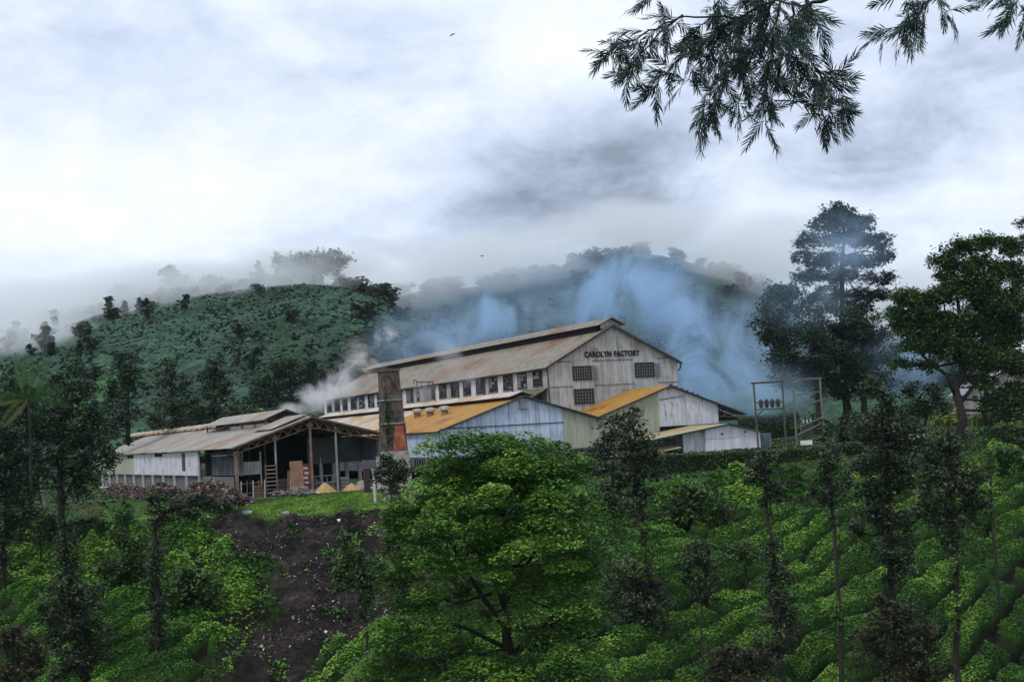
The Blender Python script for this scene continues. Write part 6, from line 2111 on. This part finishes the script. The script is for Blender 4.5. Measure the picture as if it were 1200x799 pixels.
def branch(label, lines, n_extra, root_px):
    """lines: twig courses [(px,py,depth offset)...] with radius; leaves set along them"""
    root = thing('overhanging_branch', label, 'branch', at(*root_px, BD))
    ro = root.location.copy()
    cnt = 0
    for pts, r0, leafy in lines:
        P = [at(a, b, BD + c) - ro for a, b, c in pts]
        # refine
        fine = []
        for i in range(len(P) - 1):
            for k in range(4):
                t = k / 4
                fine.append(P[i].lerp(P[i + 1], t) + Vector(NR.normal(size=3)) * .006)
        fine.append(P[-1])
        rr_ = [r0 * (1 - .75 * i / (len(fine) - 1)) for i in range(len(fine))]
        MB().tube(fine, rr_, 6).build('twig', bark_dark, root)
        tot = sum((fine[i + 1] - fine[i]).length for i in range(len(fine) - 1))
        n = int(tot * leafy * 1.8)
        for j in range(n):
            t = (j + .5) / n
            q = t * (len(fine) - 1)
            i = min(int(q), len(fine) - 2)
            p = fine[i].lerp(fine[i + 1], q - i)
            d = (fine[i + 1] - fine[i]).normalized()
            out = Vector(NR.normal(size=3))
            out.y *= 0.8
            out.z -= 0.35
            d2 = (d * .75 + out.normalized() * (.95 if j < n - 1 else .2)).normalized()
            o = bpy.data.objects.new('leaf', fronds[R.randrange(6)])
            C.objects.link(o)
            o.parent = root
            o.location = p
            o.rotation_mode = 'QUATERNION'
            qn = d2.to_track_quat('X', 'Z')
            from mathutils import Quaternion
            o.rotation_quaternion = qn @ Quaternion((1, 0, 0), R.uniform(-1.5, 1.5))
            s_ = R.uniform(.60, 1.0)
            o.scale = (s_, s_, s_)
            cnt += 1
    return root


big = [
    ([(1005, -70, 0), (990, -10, 0), (940, 8, .05), (905, 0, .1)], .016, 0),
    ([(905, 0, .1), (862, 22, 0), (800, 17, -.1), (780, 32, -.15)], .008, 7),
    ([(800, 17, -.1), (760, 40, -.2), (725, 55, -.2), (712, 62, -.2)], .006, 34),
    ([(790, 25, 0), (752, 62, .1), (735, 90, .15)], .005, 30),
    ([(862, 22, 0), (820, 50, .1), (785, 80, .1), (762, 108, .1)], .006, 30),
    ([(770, 0, .1), (760, -25, .1), (820, -40, 0), (905, 0, .1)], .006, 10),
    ([(862, 22, 0), (845, 70, -.1), (832, 110, -.1), (820, 146, 0)], .006, 30),
    ([(905, 0, .1), (885, 50, .1), (872, 95, 0), (866, 135, 0)], .007, 32),
    ([(915, 0, 0), (905, 45, -.2), (900, 90, -.1), (898, 150, 0)], .007, 32),
    ([(930, 5, 0), (925, 40, .1), (912, 75, .1), (905, 118, .2)], .007, 30),
    ([(940, 8, 0), (945, 30, -.1), (935, 60, 0), (920, 90, .1)], .006, 28),
    ([(905, 118, .2), (940, 120, .1), (957, 124, 0), (975, 128, 0)], .004, 12),
    ([(940, 60, 0), (958, 82, .1), (975, 98, .1), (990, 112, .1)], .004, 32),
    ([(955, 122, 0), (970, 130, 0), (985, 138, .1)], .003, 34),
    ([(950, 124, 0), (965, 140, 0), (968, 152, 0)], .003, 26),
    ([(940, 90, 0), (960, 96, -.1), (985, 92, 0)], .003, 32),
    ([(880, 20, .2), (850, 45, .3), (822, 72, .3), (800, 100, .2)], .005, 28),
    ([(900, 30, .3), (870, 70, .3), (850, 95, .2), (838, 128, .2)], .005, 28),
    ([(905, 5, .2), (890, 20, .3), (870, 40, .3), (855, 60, .3)], .005, 26),
    ([(925, 20, .2), (930, 50, .3), (928, 85, .3)], .004, 26),
    ([(850, -15, 0), (835, 15, .1), (812, 45, .1)], .005, 28),
    ([(900, -20, 0), (875, 5, .1), (850, 30, .1)], .005, 28),
    ([(940, -20, 0), (950, 8, .1), (958, 30, .1)], .005, 26),
]
branch('big drooping spray of narrow feathery leaves hanging from the top edge of the sky', big, 0, (990, -10))
branch('smaller feathery twig hanging right of the big spray', [
    ([(1095, -40, 0), (1092, -5, 0), (1083, 12, 0)], .008, 10), ([(1092, -5, 0), (1075, 15, 0), (1055, 30, .1), (1035, 38, .1)], .004, 34),
    ([(1083, 10, 0), (1068, 32, 0), (1056, 52, 0)], .004, 30), ([(1095, -5, 0), (1105, 8, 0), (1115, 15, 0)], .004, 30), ([(1090, -10, 0), (1070, -4, 0), (1050, -2, 0)], .004, 24)], 0, (1095, -40))
branch('dark leaf tuft dipping into the top right corner', [
    ([(1215, -30, 0), (1190, -2, 0), (1165, 0, 0)], .006, 24), ([(1195, -5, 0), (1188, 12, 0), (1186, 26, 0)], .004, 30), ([(1210, -10, 0), (1200, 14, 0), (1198, 32, 0)], .004, 30)], 0, (1215, -30))

# ------------------------------------------------------------------ air: haze, cloud on the hills, smoke
def box_obj(name, x0, x1, y0, y1, z0, z1, mat, label, cat):
    o = MB().box(x0, x1, y0, y1, z0, z1).build(name, mat)
    return tag(o, label, cat, None, 'stuff')


def vol_material(name, color, dens_fn, aniso=0.3):
    m = bpy.data.materials.new(name)
    m.use_nodes = True
    t = NT(m.node_tree)
    t.n.clear()
    out = t.add('ShaderNodeOutputMaterial')
    v = t.add('ShaderNodeVolumePrincipled')
    v.inputs['Color'].default_value = (*color, 1)
    v.inputs['Anisotropy'].default_value = aniso
    d = dens_fn(t)
    t.put(v.inputs['Density'], d)
    t.l.new(v.outputs[0], out.inputs['Volume'])
    return m, t, v


HAZE = 0.00005
hz, _, _ = vol_material('haze', (0.72, 0.86, 1.0), lambda t: HAZE, 0.0)
haze = box_obj('haze', -900, 900, -60, 1400, -60, 130, hz, 'thin pale misty air over the whole valley', 'haze')


def gauss_cloud(t, blobs, nscale, lo, hi, dens, warp=(1, 1, 1), detail=4, core=0.35, dist=1.2, base=0.0):
    """density from soft ellipsoids torn into wisps by noise"""
    P = t.add('ShaderNodeNewGeometry').outputs['Position']
    nz = t.noise(t.mapping(P, warp), nscale, detail, 0.66, dist)
    acc = None
    for c, r, a in blobs:
        d = t.vmath('SUBTRACT', P, tuple(c))
        d = t.vmath('MULTIPLY', d, (1 / r[0], 1 / r[1], 1 / r[2]))
        ln = t.vmath('LENGTH', d)
        f = t.rng(ln, 0.0, 1.0, a, 0.0)
        acc = f if acc is None else t.math('MAXIMUM', acc, f)
    k = t.math('ADD', nz, t.math('MULTIPLY', t.math('SUBTRACT', acc, 0.6), core))
    k = t.math('MULTIPLY', t.math('ADD', t.math('MULTIPLY', t.rng(k, lo, hi), 1 - base), base), t.rng(acc, 0.0, 0.45))
    return t.math('MULTIPLY', k, dens)


def bounds(blobs):
    lo = [min(c[i] - r[i] for c, r, a in blobs) for i in range(3)]
    hi = [max(c[i] + r[i] for c, r, a in blobs) for i in range(3)]
    return lo, hi


def vol_thing(name, label, cat, blobs, color, nscale, nlo, nhi, dens, warp=(1, 1, 1), aniso=0.2, detail=4, core=0.35, dist=1.2, base=0.0):
    m, t, v = vol_material(name, color, lambda t: gauss_cloud(t, blobs, nscale, nlo, nhi, dens, warp, detail, core, dist, base), aniso)
    lo, hi = bounds(blobs)
    o = box_obj(name, lo[0], hi[0], lo[1], hi[1], lo[2], hi[2], m, label, cat)
    return o


def B(px, py, d, rx, ry, rd, a=1.0):
    """blob at a pixel and distance, radii in pixels across and metres in depth"""
    m = d / F_PX
    return (tuple(at(px, py, d)), (rx * m, rd, ry * m), a)


if USE_SMOKE:
    vol_thing('blue_smoke', 'blue wood smoke drifting up behind the factory roof and through the pines', 'smoke',
              [B(470, 405, 262, 60, 60, 15, .95), B(520, 390, 262, 100, 70, 16, 1.0), B(600, 365, 255, 130, 75, 16, .9), B(690, 340, 250, 140, 75, 16, 1.0), B(770, 345, 240, 95, 85, 18, 1.0), B(850, 440, 225, 110, 75, 16, .95),
               B(810, 395, 232, 100, 95, 16, .8), B(900, 400, 215, 80, 95, 15, .85), B(940, 345, 192, 90, 65, 9, .75), B(985, 290, 190, 85, 70, 9, 1.0), B(900, 460, 186, 80, 50, 10, .9), B(1060, 420, 200, 80, 80, 13, .7)],
              (0.55, 0.76, 1.0), 0.090, 0.44, 0.66, 0.115, (1.0, 0.30, 1.0), 0.2, detail=9, core=0.20, dist=0.8, base=0.14)
    vol_thing('roof_smoke', 'greyish smoke puff blowing over the factory roof behind the chimney', 'smoke',
              [B(525, 415, 190, 40, 38, 7, .9), B(545, 440, 186, 40, 26, 6, .9), B(500, 458, 182, 34, 24, 6, .9), B(545, 385, 194, 24, 38, 7, .65)],
              (0.86, 0.85, 0.92), 0.16, 0.42, 0.70, 0.20, (1, 1, 0.8), 0.25, detail=5)
    vol_thing('white_steam', 'white steam rising from the ridge of the long open shed', 'steam',
              [B(340, 478, 150, 34, 18, 4, .9), B(372, 466, 152, 44, 30, 4, .95), B(405, 448, 156, 48, 40, 5, .9), B(425, 420, 160, 54, 46, 5, .75), B(452, 390, 165, 34, 36, 5, .65)],
              (0.95, 0.95, 0.97), 0.22, 0.43, 0.66, 0.42, (1, 1, 0.9), 0.2, detail=5, core=0.30)
    vol_thing('hill_mist', 'pale low cloud settling on the hill crest at the left', 'mist',
              [((-150, 445, 40), (110, 50, 19), 1.0), ((-100, 455, 49), (80, 45, 16), 1.0), ((-210, 430, 34), (120, 60, 24), 1.0), ((-62, 468, 57), (55, 36, 13), .8), ((-135, 395, 32), (60, 50, 14), .7), ((-125, 482, 51), (120, 36, 16), 1.0)],
              (0.965, 0.985, 1.0), 0.020, 0.28, 0.62, 0.060, (1, 1, 2), 0.2, detail=3, core=0.5, dist=0.5)
    vol_thing('ridge_mist', 'pale cloud lying along the far ridge behind the factory', 'mist',
              [((-90, 780, 80), (110, 70, 28), 1.0), ((-10, 780, 90), (100, 70, 26), 1.0), ((67, 785, 104), (90, 70, 26), 1.0), ((140, 780, 84), (90, 70, 34), 1.0), ((220, 770, 50), (140, 90, 40), 1.0)],
              (0.955, 0.98, 1.0), 0.014, 0.24, 0.60, 0.032, (1, 1, 2), 0.2, detail=3, core=0.5, dist=0.5)
